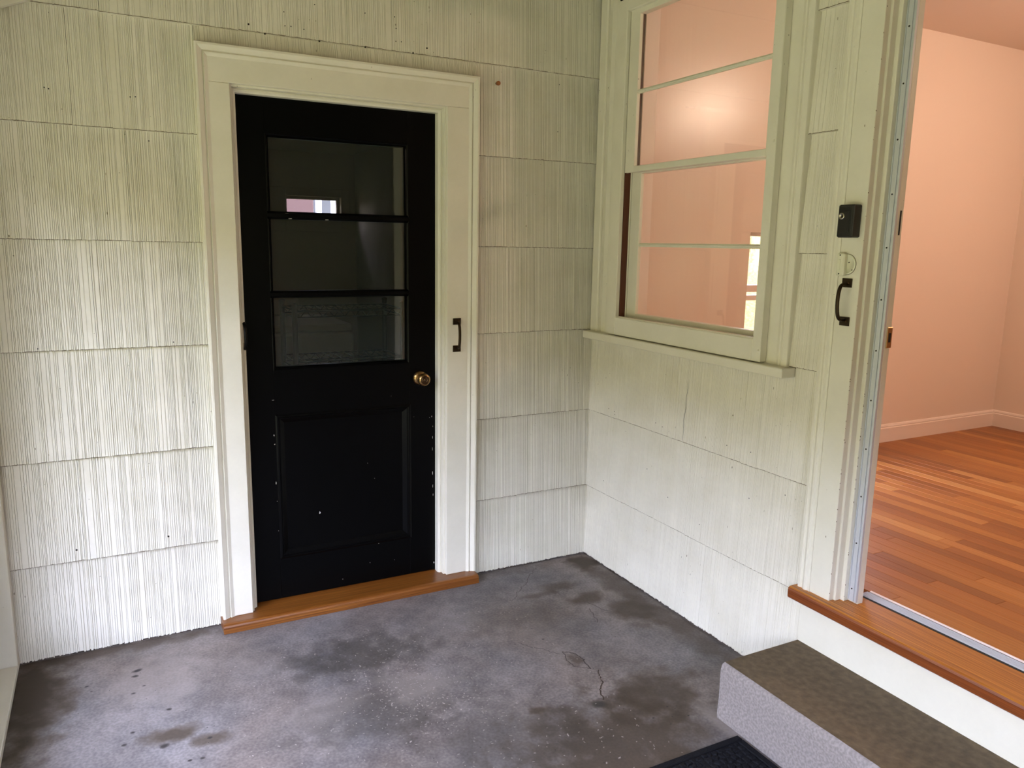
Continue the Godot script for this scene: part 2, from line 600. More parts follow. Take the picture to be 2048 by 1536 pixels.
func make_shell():
	# porch slab with its picture laid out on it
	var st := S()
	var sub := 12
	var x0 := -2.6
	var x1 := 0.14
	var z0 := -0.16
	var z1 := 3.8
	for i in sub:
		for j in sub:
			var q: Array[Vector3] = []
			for k in [[0, 0], [1, 0], [1, 1], [0, 1]]:
				q.append(Vector3(lerpf(x0, x1, float(i + k[0]) / sub), 0.0, lerpf(z0, z1, float(j + k[1]) / sub)))
			for t in [[0, 1, 2], [0, 2, 3]]:
				for k in t:
					var v: Vector3 = q[k]
					st.set_uv(Vector2((v.x + 2.4) / 2.4, v.z / 2.4))
					st.add_vertex(v)
	box_no_top(st, Vector3(x0, -0.15, z0), Vector3(x1, 0.0, z1))
	struct("floor", st, M.slab, "stained grey concrete porch floor with paint flecks and dark drips", "floor")

	# back wall: sheathing behind the shakes, with the doorway left open
	st = S()
	box(st, Vector3(-2.62, -0.1, -0.14), Vector3(-1.585, 3.5, -0.0205))
	box(st, Vector3(-0.715, -0.1, -0.14), Vector3(0.10, 3.5, -0.0205))
	box(st, Vector3(-1.585, 2.045, -0.14), Vector3(-0.715, 3.5, -0.0205))
	var wb := thing("wall_back", "back porch wall of cream grooved shakes around the black door", "wall", Vector3(-1.2, 0, 0), "structure")
	obj("sheathing", st, M.gap, wb)

	# right wall: sheathing with holes for the window and the doorway
	st = S()
	for b in [[-0.14, 0.19, 0.0, 3.5], [0.19, 1.115, 0.0, 1.12], [0.19, 1.115, 2.50, 3.5], [1.115, 1.42, 0.0, 3.5], [1.42, 2.44, 0.0, 0.345], [1.42, 2.44, 2.46, 3.5], [2.44, 3.8, 0.0, 3.5]]:
		box(st, Vector3(0.0205, b[2] - (0.1 if b[2] == 0.0 else 0.0), b[0]), Vector3(0.105, b[3], b[1]))
	var wr := thing("wall_right", "right porch wall of cream shakes with the window and open doorway", "wall", Vector3(0, 0, 0.7), "structure")
	obj("sheathing", st, M.gap, wr)

	# unseen wall behind the camera; its opening is added to let in frontal daylight
	st = S()
	box(st, Vector3(-1.05, -0.1, 3.68), Vector3(0.14, 3.5, 3.80))
	box(st, Vector3(-2.62, -0.1, 3.68), Vector3(-2.30, 3.5, 3.80))
	box(st, Vector3(-2.30, -0.1, 3.68), Vector3(-1.05, 0.85, 3.80))
	box(st, Vector3(-2.30, 1.80, 3.68), Vector3(-1.05, 3.5, 3.80))
	struct("wall_front", st, M.porch_wall, "unseen brown wall with an opening added for daylight, opposite the black door", "wall")

	# sloping porch ceiling and its rake board on the back wall
	st = S()
	var a := Vector3(-2.95, rake(-2.95), 0)
	var b2 := Vector3(0.16, rake(0.16), 0)
	for s in [[0.0, Vector3(0, -1, 0)], [0.12, Vector3(0, 1, 0)]]:
		var up := Vector3(0, s[0], 0)
		quad(st, a + up + Vector3(0, 0, -0.2), b2 + up + Vector3(0, 0, -0.2), b2 + up + Vector3(0, 0, 3.85), a + up + Vector3(0, 0, 3.85), s[1])
	var u2 := Vector3(0, 0.12, 0)
	quad(st, a + Vector3(0, 0, -0.2), a + u2 + Vector3(0, 0, -0.2), a + u2 + Vector3(0, 0, 3.85), a + Vector3(0, 0, 3.85), Vector3(-1, 0, 0))
	quad(st, b2 + Vector3(0, 0, -0.2), b2 + u2 + Vector3(0, 0, -0.2), b2 + u2 + Vector3(0, 0, 3.85), b2 + Vector3(0, 0, 3.85), Vector3(1, 0, 0))
	for z in [-0.2, 3.85]:
		quad(st, a + Vector3(0, 0, z), b2 + Vector3(0, 0, z), b2 + u2 + Vector3(0, 0, z), a + u2 + Vector3(0, 0, z), Vector3(0, 0, 1 if z > 0.0 else -1))
	struct("ceiling", st, M.porch_ceiling, "sloping painted porch ceiling above the back wall", "ceiling")
	st = S()
	for k in [[0.0, 0.062, 0.022], [0.03, 0.062, 0.034]]:
		var f: Array[Vector3] = []
		for e in [[-2.4, 0], [0.0, 0], [0.0, 1], [-2.4, 1]]:
			f.append(Vector3(e[0], rake(e[0]) - 0.062 + (k[0] if e[1] == 0 else k[1]), k[2]))
		quad(st, f[0], f[1], f[2], f[3], Vector3(0, 0, 1))
		var back := Vector3(0, 0, -k[2])
		quad(st, f[0], f[1], f[1] + back, f[0] + back, Vector3(0, -1, 0))
	struct("trim_1", st, M.trim, "cream rake board under the sloping porch ceiling, top left corner", "trim")


func box_no_top(st: SurfaceTool, lo: Vector3, hi: Vector3) -> void:
	var p := func(x, y, z): return Vector3(lo.x if x == 0 else hi.x, lo.y if y == 0 else hi.y, lo.z if z == 0 else hi.z)
	quad(st, p.call(0, 0, 0), p.call(1, 0, 0), p.call(1, 0, 1), p.call(0, 0, 1), Vector3(0, -1, 0))
	quad(st, p.call(0, 0, 0), p.call(0, 0, 1), p.call(0, 1, 1), p.call(0, 1, 0), Vector3(-1, 0, 0))
	quad(st, p.call(1, 0, 0), p.call(1, 0, 1), p.call(1, 1, 1), p.call(1, 1, 0), Vector3(1, 0, 0))
	quad(st, p.call(0, 0, 0), p.call(1, 0, 0), p.call(1, 1, 0), p.call(0, 1, 0), Vector3(0, 0, -1))
	quad(st, p.call(0, 0, 1), p.call(1, 0, 1), p.call(1, 1, 1), p.call(0, 1, 1), Vector3(0, 0, 1))


# One grooved shake: a tapering board whose butt stands proud, with combed grooves running down it.
func shake(f: Transform3D, u0: float, u1: float, y0: float, y1: float, ragged: float, depth: float, pitch: float) -> Array:
	var us := PackedFloat32Array()
	var ds := PackedFloat32Array()
	var u := u0
	while u < u1 - 0.002:
		var w := rng.randf_range(0.35, 1.25) * pitch
		if rng.randf() < 0.13:
			w *= rng.randf_range(1.8, 3.2)
		var d0 := rng.randf_range(0.0, 0.0005) * depth
		us.append(u); ds.append(d0)
		u = minf(u + w, u1)
		us.append(u); ds.append(d0 + rng.randf_range(0, 0.0003) * depth)
		if u >= u1 - 0.003:
			break
		var g := rng.randf_range(0.0011, 0.0023)
		var gd := rng.randf_range(0.0016, 0.0042) * depth
		us.append(u + 0.0003); ds.append(d0 + gd)
		us.append(u + g - 0.0003); ds.append(d0 + gd)
		u += g
	us.append(u1); ds.append(0.0)
	var st := S()
	var tilt := 0.0155
	var jit := 0.0
	var edge_high := 0.0014
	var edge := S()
	var low := PackedVector3Array()
	var bot := PackedVector3Array()
	var top := PackedVector3Array()
	for i in us.size():
		if i % 2 == 0:
			jit = rng.randf_range(-0.3, 1.0) * ragged
			edge_high = clampf(lerpf(edge_high, rng.randf_range(0.0004, 0.0030), 0.5), 0.0004, 0.0030)
		bot.append(Vector3(us[i], y0 + jit + edge_high, -ds[i]))
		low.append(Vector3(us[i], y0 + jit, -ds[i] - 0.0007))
		top.append(Vector3(us[i], y1 + 0.006, -tilt - minf(ds[i], 0.0042)))
	for i in us.size() - 1:
		if us[i + 1] - us[i] < 1e-6:
			continue
		quad(st, f * bot[i], f * bot[i + 1], f * top[i + 1], f * top[i], f.basis * Vector3(0, 0, 1))
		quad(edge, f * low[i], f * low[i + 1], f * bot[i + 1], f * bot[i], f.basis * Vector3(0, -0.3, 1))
		var b0 := low[i]
		var b1 := low[i + 1]
		quad(st, f * b0, f * b1, f * Vector3(b1.x, b1.y, -0.0202), f * Vector3(b0.x, b0.y, -0.0202), f.basis * Vector3(0, -1, 0))
	for i in [0, us.size() - 1]:
		tri(st, f * bot[i], f * top[i], f * Vector3(bot[i].x, bot[i].y, -0.0202), f.basis * Vector3(-1 if i == 0 else 1, 0, 0))
	return [st, edge]


func course(f: Transform3D, parent: Node3D, cuts: Array, y0: float, y1: float, ragged: float, depth: float, pitch: float) -> void:
	for i in cuts.size() - 1:
		var gap := 0.0006
		var dy := rng.randf_range(-0.0012, 0.0012) if y0 > 0.01 else 0.0
		var made := shake(f, cuts[i] + gap, cuts[i + 1] - gap, y0 + dy, y1, ragged, depth, pitch)
		var board := obj("shingle", made[0], M.shake, parent)
		obj("dirt_shade_edge", made[1], M.worn, board)  # dark strip: shadow under the course painted in, along with dirt


func make_shingles():
	var wb: Node3D = get_node("wall_back")
	var wr: Node3D = get_node("wall_right")
	var left := [[-2.346, -1.98, -1.668], [-2.346, -2.12, -1.668], [-2.346, -1.86, -1.668], [-2.346, -2.03, -1.668], [-2.346, -1.90, -1.668]]
	var right := [[-0.604, -0.24, 0.019], [-0.604, -0.38, 0.019], [-0.604, -0.19, 0.019], [-0.604, -0.33, 0.019], [-0.604, -0.27, 0.019]]
	for c in 5:
		var y0: float = COURSES[c]
		var y1: float = COURSES[c + 1]
		course(F_BACK, wb, left[c], y0 + (0.003 if c == 0 else 0.0), y1, 0.004 if c == 0 else 0.0008, 1.2 if c < 4 else 1.0, 0.0052)
		course(F_BACK, wb, right[c], y0 + (0.005 if c == 0 else 0.0), y1, 0.004 if c == 0 else 0.0008, 0.85, 0.0042)
	course(F_BACK, wb, [-2.346, -2.05, -1.668], COURSES[5], COURSES[6], 0.0008, 0.65, 0.005)
	course(F_BACK, wb, [-1.668, -1.31, -0.93, -0.597], 2.146, COURSES[6], 0.0004, 0.7, 0.006)
	course(F_BACK, wb, [-0.6, -0.31, 0.019], COURSES[5], COURSES[6], 0.0008, 0.8, 0.0055)
	course(F_BACK, wb, [-2.346, -1.95, -1.52, -1.13, -0.72, -0.34, 0.019], COURSES[6], COURSES[7], 0.0008, 0.65, 0.006)
	course(F_BACK, wb, [-1.75, -1.30, -0.86, -0.50, 0.019], COURSES[7], COURSES[8], 0.0014, 0.6, 0.006)
	# right wall
	course(F_RIGHT, wr, [-0.019, 0.41, 0.83, 1.318], 0.005, COURSES[1], 0.004, 0.32, 0.0055)
	course(F_RIGHT, wr, [-0.019, 0.30, 0.72, 1.149, 1.318], COURSES[1], COURSES[2], 0.0008, 0.30, 0.0055)
	course(F_RIGHT, wr, [-0.019, 0.224, 0.676, 0.992, 1.072, 1.318], COURSES[2], COURSES[3], 0.0008, 0.30, 0.0055)
	for c in [3, 4, 5, 6, 7]:
		course(F_RIGHT, wr, [1.175, 1.318], COURSES[c], COURSES[c + 1], 0.0008, 0.30, 0.0055)
	course(F_RIGHT, wr, [-0.019, 0.4, 0.85, 1.175], 2.60, COURSES[8], 0.0008, 0.30, 0.0055)
	# the crack in the shake below the window
	var st := S()
	var pts := [[0.678, 0.968], [0.681, 0.94], [0.676, 0.90], [0.679, 0.86], [0.672, 0.81], [0.677, 0.77], [0.675, 0.727]]
	for i in pts.size() - 1:
		var q: Array[Vector3] = []
		for k in [i, i + 1]:
			var w0 := 0.0008 if k > 0 and k < pts.size() - 1 else 0.0002
			var n: float = 0.0007 - (pts[k][1] - 0.721) * 0.0407
			q.append(F_RIGHT * Vector3(pts[k][0] - w0, pts[k][1], n))
			q.append(F_RIGHT * Vector3(pts[k][0] + w0, pts[k][1], n))
		quad(st, q[0], q[1], q[3], q[2], Vector3(-1, 0, 0))
	obj("crack", st, M.hole, wr)
	# nails and nail holes
	for p in [[-2.122, 1.952, 1], [-2.110, 1.949, 1], [-1.875, 1.947, 1], [-1.859, 1.949, 1], [-2.144, 0.392, 0], [-1.845, 0.393, 0], [-1.360, 2.287, 1], [-1.358, 2.240, 1], [-1.337, 2.241, 1], [-1.484, 2.228, 0], [-1.291, 2.237, 1], [-1.061, 2.326, 1], [-0.945, 2.329, 1], [-0.940, 2.288, 1], [-0.942, 2.241, 1], [-0.920, 2.242, 1], [-0.815, 2.232, 0], [-1.249, 2.328, 1], [-1.429, 2.204, 0], [-1.236, 2.204, 0], [-1.063, 2.205, 0], [-0.873, 2.207, 0], [-0.203, 2.163, 1], [-0.209, 1.967, 1], [-1.826, 1.810, 1], [-2.205, 1.113, 1], [-1.788, 1.118, 1]]:
		nail(F_BACK, wb, p[0], p[1], p[2])
	for p in [[0.16, 0.757], [0.205, 0.752], [0.21, 0.74], [0.50, 0.763], [0.545, 0.756], [0.92, 0.768], [1.04, 0.772], [0.45, 0.55], [0.60, 0.47], [1.04, 0.60], [0.14, 0.41], [1.20, 0.66], [0.80, 0.42]]:
		nail(F_RIGHT, wr, p[0], p[1], 1)
	nail(F_RIGHT, wr, 1.197, 1.098, 1)


func nail(f: Transform3D, parent: Node3D, u: float, v: float, hole: int) -> void:
	var row := 0
	for k in COURSES.size() - 1:
		if v >= COURSES[k]:
			row = k
	var back: float = -(v - COURSES[row]) / (COURSES[row + 1] - COURSES[row]) * 0.0155
	var st := S()
	var at := f * Transform3D(Basis(Vector3.RIGHT, PI / 2), Vector3(u, v, back - 0.003))
	if hole == 1:
		lathe(st, [[0.0021, 0.0], [0.0021, 0.0033], [0.0, 0.0034]], at, 8, false)
		obj("nail_hole", st, M.hole, parent)
	else:
		lathe(st, [[0.0033, 0.0], [0.0033, 0.0038], [0.0024, 0.0052], [0.0, 0.0056]], at, 10)
		obj("nail", st, M.screw, parent)


# ---------------------------------------------------------------- the black door

func make_back_door():
	var ol := -1.672
	var orr := -0.600
	var ot := 2.145
	var il := -1.559
	var ir := -0.737
	var it := 2.021
	var yb := 0.0365
	var face := 0.020
	var band := [[0.0, -0.013], [0.0, 0.031], [0.0015, 0.0335], [0.0085, 0.0340], [0.0105, 0.0325], [0.0245, 0.0250], [0.0255, 0.0205], [0.0295, 0.0205], [0.0305, 0.0262], [0.0425, 0.0205], [0.0445, 0.0203]]
	var t := thing("trim_2", "wide cream moulded casing framing the black door", "door casing", Vector3((ol + orr) / 2, 0, 0), "structure")
	var r := Rect2(ol, yb, orr - ol, ot - yb)
	for s in ["l", "r", "t"]:
		var st := S()
		if s == "t":
			mould(st, F_BACK, r, s, band, true, true)
		else:
			mould(st, F_BACK, r, s, band, false, true)
			var u := ol if s == "l" else orr
			var k := 1.0 if s == "l" else -1.0
			for i in range(2, band.size() - 1):
				tri(st, Vector3(u, yb, 0.0), Vector3(u + k * band[i][0], yb, band[i][1]), Vector3(u + k * band[i + 1][0], yb, band[i + 1][1]), Vector3(0, -1, 0))
		obj("back_band", st, M.trim, t)
	var st2 := S()
	box(st2, Vector3(ol + 0.036, yb, -0.013), Vector3(il, it - 0.0004, face), 0.0022)
	obj("casing_board", st2, M.trim, t)
	st2 = S()
	box(st2, Vector3(ir, yb, -0.013), Vector3(orr - 0.036, it - 0.0004, face), 0.0022)
	obj("casing_board", st2, M.trim, t)
	st2 = S()
	box(st2, Vector3(ol + 0.036, it, -0.013), Vector3(orr - 0.036, ot - 0.036, face), 0.0022)
	obj("casing_board", st2, M.trim, t)
	# jamb and stops, stepping inwards
	for s in ["l", "r", "t"]:
		var st := S()
		var rr := Rect2(il, yb, ir - il, it - yb)
		var steps := [[-0.030, 0.004], [0.006, 0.004], [0.0075, 0.0025], [0.0075, -0.020], [0.0085, -0.020], [0.011, -0.018], [0.0145, -0.018], [0.0165, -0.021], [0.021, -0.0235], [0.0225, -0.026], [0.0225, -0.0545], [0.004, -0.0545], [0.004, -0.139]]
		if s == "t":
			mould(st, F_BACK, rr, s, steps, true, true)
		else:
			mould(st, F_BACK, rr, s, steps, false, true)
		obj("jamb", st, M.trim, t)

	# the leaf
	var zf := -0.0555
	var zb := -0.0955
	var dl := -1.5545
	var dr := -0.7425
	var db := 0.0395
	var dt := 2.0165
	var gl := -1.434
	var gr := -0.876
	var zg := -0.075
	var d := thing("door_1", "black half-glazed wooden door with three stacked panes", "door", Vector3((dl + dr) / 2, db, zf), "structure")
	for b in [[dl, gl, db, dt, "stile"], [gr, dr, db, dt, "stile"], [gl, gr, 1.873, dt, "rail"], [gl, gr, 0.802, 0.984, "rail"], [gl, gr, db, 0.214, "rail"]]:
		var st := S()
		box(st, Vector3(b[0], b[2], zb), Vector3(b[1], b[3], zf), 0.0006)
		obj(b[4], st, M.black, d)
	for v in [[1.5625, 1.5915], [1.2650, 1.2920]]:
		var st := S()
		var mid: float = (v[0] + v[1]) / 2
		for s in [[v[0], mid - 0.009, zf - 0.010, zf - 0.002], [mid - 0.009, mid - 0.006, zf - 0.002, zf + 0.002], [mid - 0.006, mid + 0.006, zf + 0.002, zf + 0.002], [mid + 0.006, mid + 0.009, zf + 0.002, zf - 0.002], [mid + 0.009, v[1], zf - 0.002, zf - 0.010]]:
			quad(st, Vector3(gl, s[0], s[2]), Vector3(gr, s[0], s[2]), Vector3(gr, s[1], s[3]), Vector3(gl, s[1], s[3]), Vector3(0, 0, 1))
		box(st, Vector3(gl, v[0], zb), Vector3(gr, v[1], zf - 0.010))
		obj("muntin", st, M.black, d)
	var sash_prof := [[0.0, zf], [0.002, zf + 0.001], [0.006, zf - 0.003], [0.011, zf - 0.019], [0.013, zf - 0.014], [0.013, zb]]
	var panes := [[1.5915, 1.873], [1.292, 1.5625], [0.984, 1.265]]
	for p in panes:
		var rr := Rect2(gl, p[0], gr - gl, p[1] - p[0])
		var st := S()
		box(st, Vector3(gl + 0.002, p[0], zg - 0.0015), Vector3(gr - 0.002, p[1], zg + 0.0015))
		var pane := obj("pane", st, M.glass, d)
		st = S()
		for s in ["l", "r"]:
			mould(st, F_BACK, rr, s, sash_prof, false, false)
		for s in ["t", "b"]:
			if (s == "t" and p[1] > 1.8) or (s == "b" and p[0] < 1.0):
				mould(st, F_BACK, rr, s, sash_prof, true, true)
		obj("sticking", st, M.black, pane)
		st = S()
		for k in 46:
			var sx := rng.randf_range(gl + 0.02, gr - 0.02)
			var sy: float = rng.randf_range(p[0] + 0.016, p[1] - 0.016)
			if k % 2 == 0:
				sx = gr - 0.016 - absf(rng.randfn(0, 0.05))
			var sr := rng.randf_range(0.0003, 0.0008)
			quad(st, Vector3(sx - sr, sy, zg + 0.0018), Vector3(sx, sy - sr * 1.4, zg + 0.0018), Vector3(sx + sr, sy, zg + 0.0018), Vector3(sx, sy + sr * 1.4, zg + 0.0018), Vector3(0, 0, 1))
		var specks := obj("dust_specks", st, M.dust, pane)
		specks.set_meta("kind", "stuff")
	# sunk panel with its moulding
	var pr := Rect2(gl + 0.006, 0.214, gr - gl - 0.006, 0.802 - 0.214)
	var st3 := S()
	box(st3, Vector3(gl, 0.21, zb + 0.006), Vector3(gr, 0.806, zf - 0.013))
	var panel := obj("panel", st3, M.black, d)
	st3 = S()
	for s in ["l", "r", "t", "b"]:
		mould(st3, F_BACK, pr, s, [[-0.006, zf], [0.0, zf + 0.003], [0.005, zf + 0.0035], [0.009, zf - 0.001], [0.012, zf - 0.001], [0.026, zf - 0.010], [0.030, zf - 0.013]], true, true)
	obj("panel_moulding", st3, M.black, panel)
	# knob on a round rose
	var kt := Transform3D(Basis(Vector3.RIGHT, PI / 2), Vector3(-0.829, 0.9175, zf))
	st3 = S()
	lathe(st3, [[0.0, 0.0], [0.031, 0.0], [0.031, 0.004], [0.028, 0.008], [0.020, 0.019], [0.013, 0.014], [0.0115, 0.030], [0.016, 0.036], [0.024, 0.041], [0.0268, 0.048], [0.0262, 0.055], [0.0225, 0.061], [0.019, 0.0625]], kt, 36)
	var knob := obj("door_knob", st3, M.brass, d, "brass door knob")
	st3 = S()
	lathe(st3, [[0.0195, 0.0622], [0.018, 0.0600], [0.0135, 0.0605], [0.0125, 0.0632], [0.011, 0.0632], [0.010, 0.0608], [0.006, 0.0608], [0.005, 0.0630], [0.0, 0.0635]], kt, 28)
	obj("knob_face", st3, M.brass_dark, knob)
	# black pull half hidden by the left stop
	var pf := F_BACK
	pull(pf, d, Vector3(-1.5405, 1.060, zf), 0.135, 0.012, 0.060, M.black_pull, M.black_pull)
	# chips in the black paint
	st3 = S()
	for c in [[-1.4405, 0.727, 2.6, 5.0], [-1.4395, 0.690, 2.4, 3.0], [-1.440, 0.530, 2.0, 7.5], [-1.438, 0.455, 1.8, 2.0], [-1.437, 0.33, 1.6, 1.6], [-1.4385, 0.868, 6.0, 1.0], [-1.266, 0.377, 3.0, 7.0], [-1.06, 0.565, 1.4, 1.4], [-1.03, 0.495, 1.3, 1.5], [-1.02, 0.205, 2.2, 1.6], [-1.06, 0.125, 2.4, 1.8], [-0.95, 0.118, 1.3, 1.3], [-1.18, 0.073, 1.5, 3.0], [-0.928, 0.805, 1.2, 1.2], [-0.957, 0.848, 1.4, 1.0], [-0.765, 0.072, 3.0, 5.0], [-0.857, 0.75, 1.0, 1.6], [-0.775, 0.745, 1.6, 5.0], [-0.785, 0.74, 1.4, 2.0], [-0.771, 0.65, 1.2, 9.0], [-0.772, 0.60, 1.2, 9.0], [-0.771, 0.49, 1.3, 12.0], [-0.770, 0.43, 1.2, 9.0], [-0.769, 0.39, 1.2, 7.0], [-0.770, 0.70, 1.0, 5.0]]:
		var z := zf + 0.0004
		if c[0] > -1.40 and c[0] < -0.905 and c[1] > 0.24 and c[1] < 0.775:
			z = zf - 0.0126
		var cx: float = c[0]
		var cy: float = c[1]
		var rx: float = c[2] * 0.001
		var ry: float = c[3] * 0.001
		var ring: Array[Vector3] = []
		for k in 7:
			var q := rng.randf_range(0.55, 1.1)
			ring.append(Vector3(cx + cos(TAU * k / 7) * rx * q, cy + sin(TAU * k / 7) * ry * q, z))
		for k in 7:
			tri(st3, Vector3(cx, cy, z + 0.0002), ring[k], ring[(k + 1) % 7], Vector3(0, 0, 1))
	for c in [[-1.345, 1.5835], [-1.362, 1.584], [-1.35, 1.5655], [-1.21, 1.565]]:
		box(st3, Vector3(c[0] - 0.006, c[1] - 0.0011, zf - 0.003), Vector3(c[0] + 0.006, c[1] + 0.0011, zf - 0.0002))
	var chips := obj("paint_chips", st3, M.chip, d)
	chips.set_meta("kind", "stuff")

	# oak threshold under it
	st3 = S()
	var prof := [[0.0, -0.10], [0.0365, -0.10], [0.0365, 0.066], [0.0345, 0.074], [0.030, 0.0795], [0.024, 0.0825], [0.0, 0.0835]]
	var xa := -1.678
	var xb := -0.606
	for i in prof.size() - 1:
		var o := Vector3(0, prof[i + 1][1] - prof[i][1], prof[i][0] - prof[i + 1][0])
		if i == 0:
			o = Vector3(0, 0, -1)
		var b0 := minf(0.0, 0.0)
		quad(st3, Vector3(xa + b0, prof[i][0], prof[i][1]), Vector3(xb, prof[i][0], prof[i][1]), Vector3(xb, prof[i + 1][0], prof[i + 1][1]), Vector3(xa, prof[i + 1][0], prof[i + 1][1]), o)
	for x in [xa, xb]:
		for i in range(1, prof.size() - 1):
			tri(st3, Vector3(x, 0, -0.10), Vector3(x, prof[i][0], prof[i][1]), Vector3(x, prof[i + 1][0], prof[i + 1][1]), Vector3(-1 if x == xa else 1, 0, 0))
	var th := obj("threshold", st3, M.oak_x)
	tag(th, "varnished oak threshold board lying under the black door", "threshold")


# A D-shaped pull with two square plates: «at» is the middle of its lower plate's foot line.
func pull(f: Transform3D, parent: Node3D, at: Vector3, height: float, half: float, stand: float, m: Material, m_screw: Material, top_shift := 0.0) -> void:
	var own: Node3D = parent
	var ph := 0.027
	for k in 2:
		var v := at.y if k == 0 else at.y + height - ph
		var sh := 0.0 if k == 0 else top_shift
		var st := S()
		wbox(st, f, Vector3(at.x + sh - half, v, at.z), Vector3(at.x + sh + half, v + ph, at.z + 0.0035), 0.001)
		var plate := obj("plate", st, m, own)
		st = S()
		lathe(st, [[0.0045, 0.0], [0.0042, 0.0018], [0.0, 0.0026]], f * Transform3D(Basis(Vector3.RIGHT, PI / 2), Vector3(at.x + sh + half * 0.35, v + ph * 0.5, at.z + 0.0034)), 10)
		obj("screw", st, m_screw, plate)
	var pts := PackedVector3Array()
	var lo := at.y + ph * 0.62
	var hi := at.y + height - ph * 0.62
	var n := 18
	for i in n + 1:
		var s := float(i) / n
		var a := PI * s
		var e := pow(absf(sin(a)), 0.42)
		pts.append(f * Vector3(at.x + lerpf(0.0, top_shift, s), lerpf(lo, hi, 0.5 - 0.5 * cos(a)), at.z + 0.002 + e * (stand - 0.002)))
	var st2 := S()
	tube(st2, pts, 0.0062, 0.0042, 12, f.basis * Vector3(1, 0, 0))
	obj("grip", st2, m, own)


# ---------------------------------------------------------------- the sash window

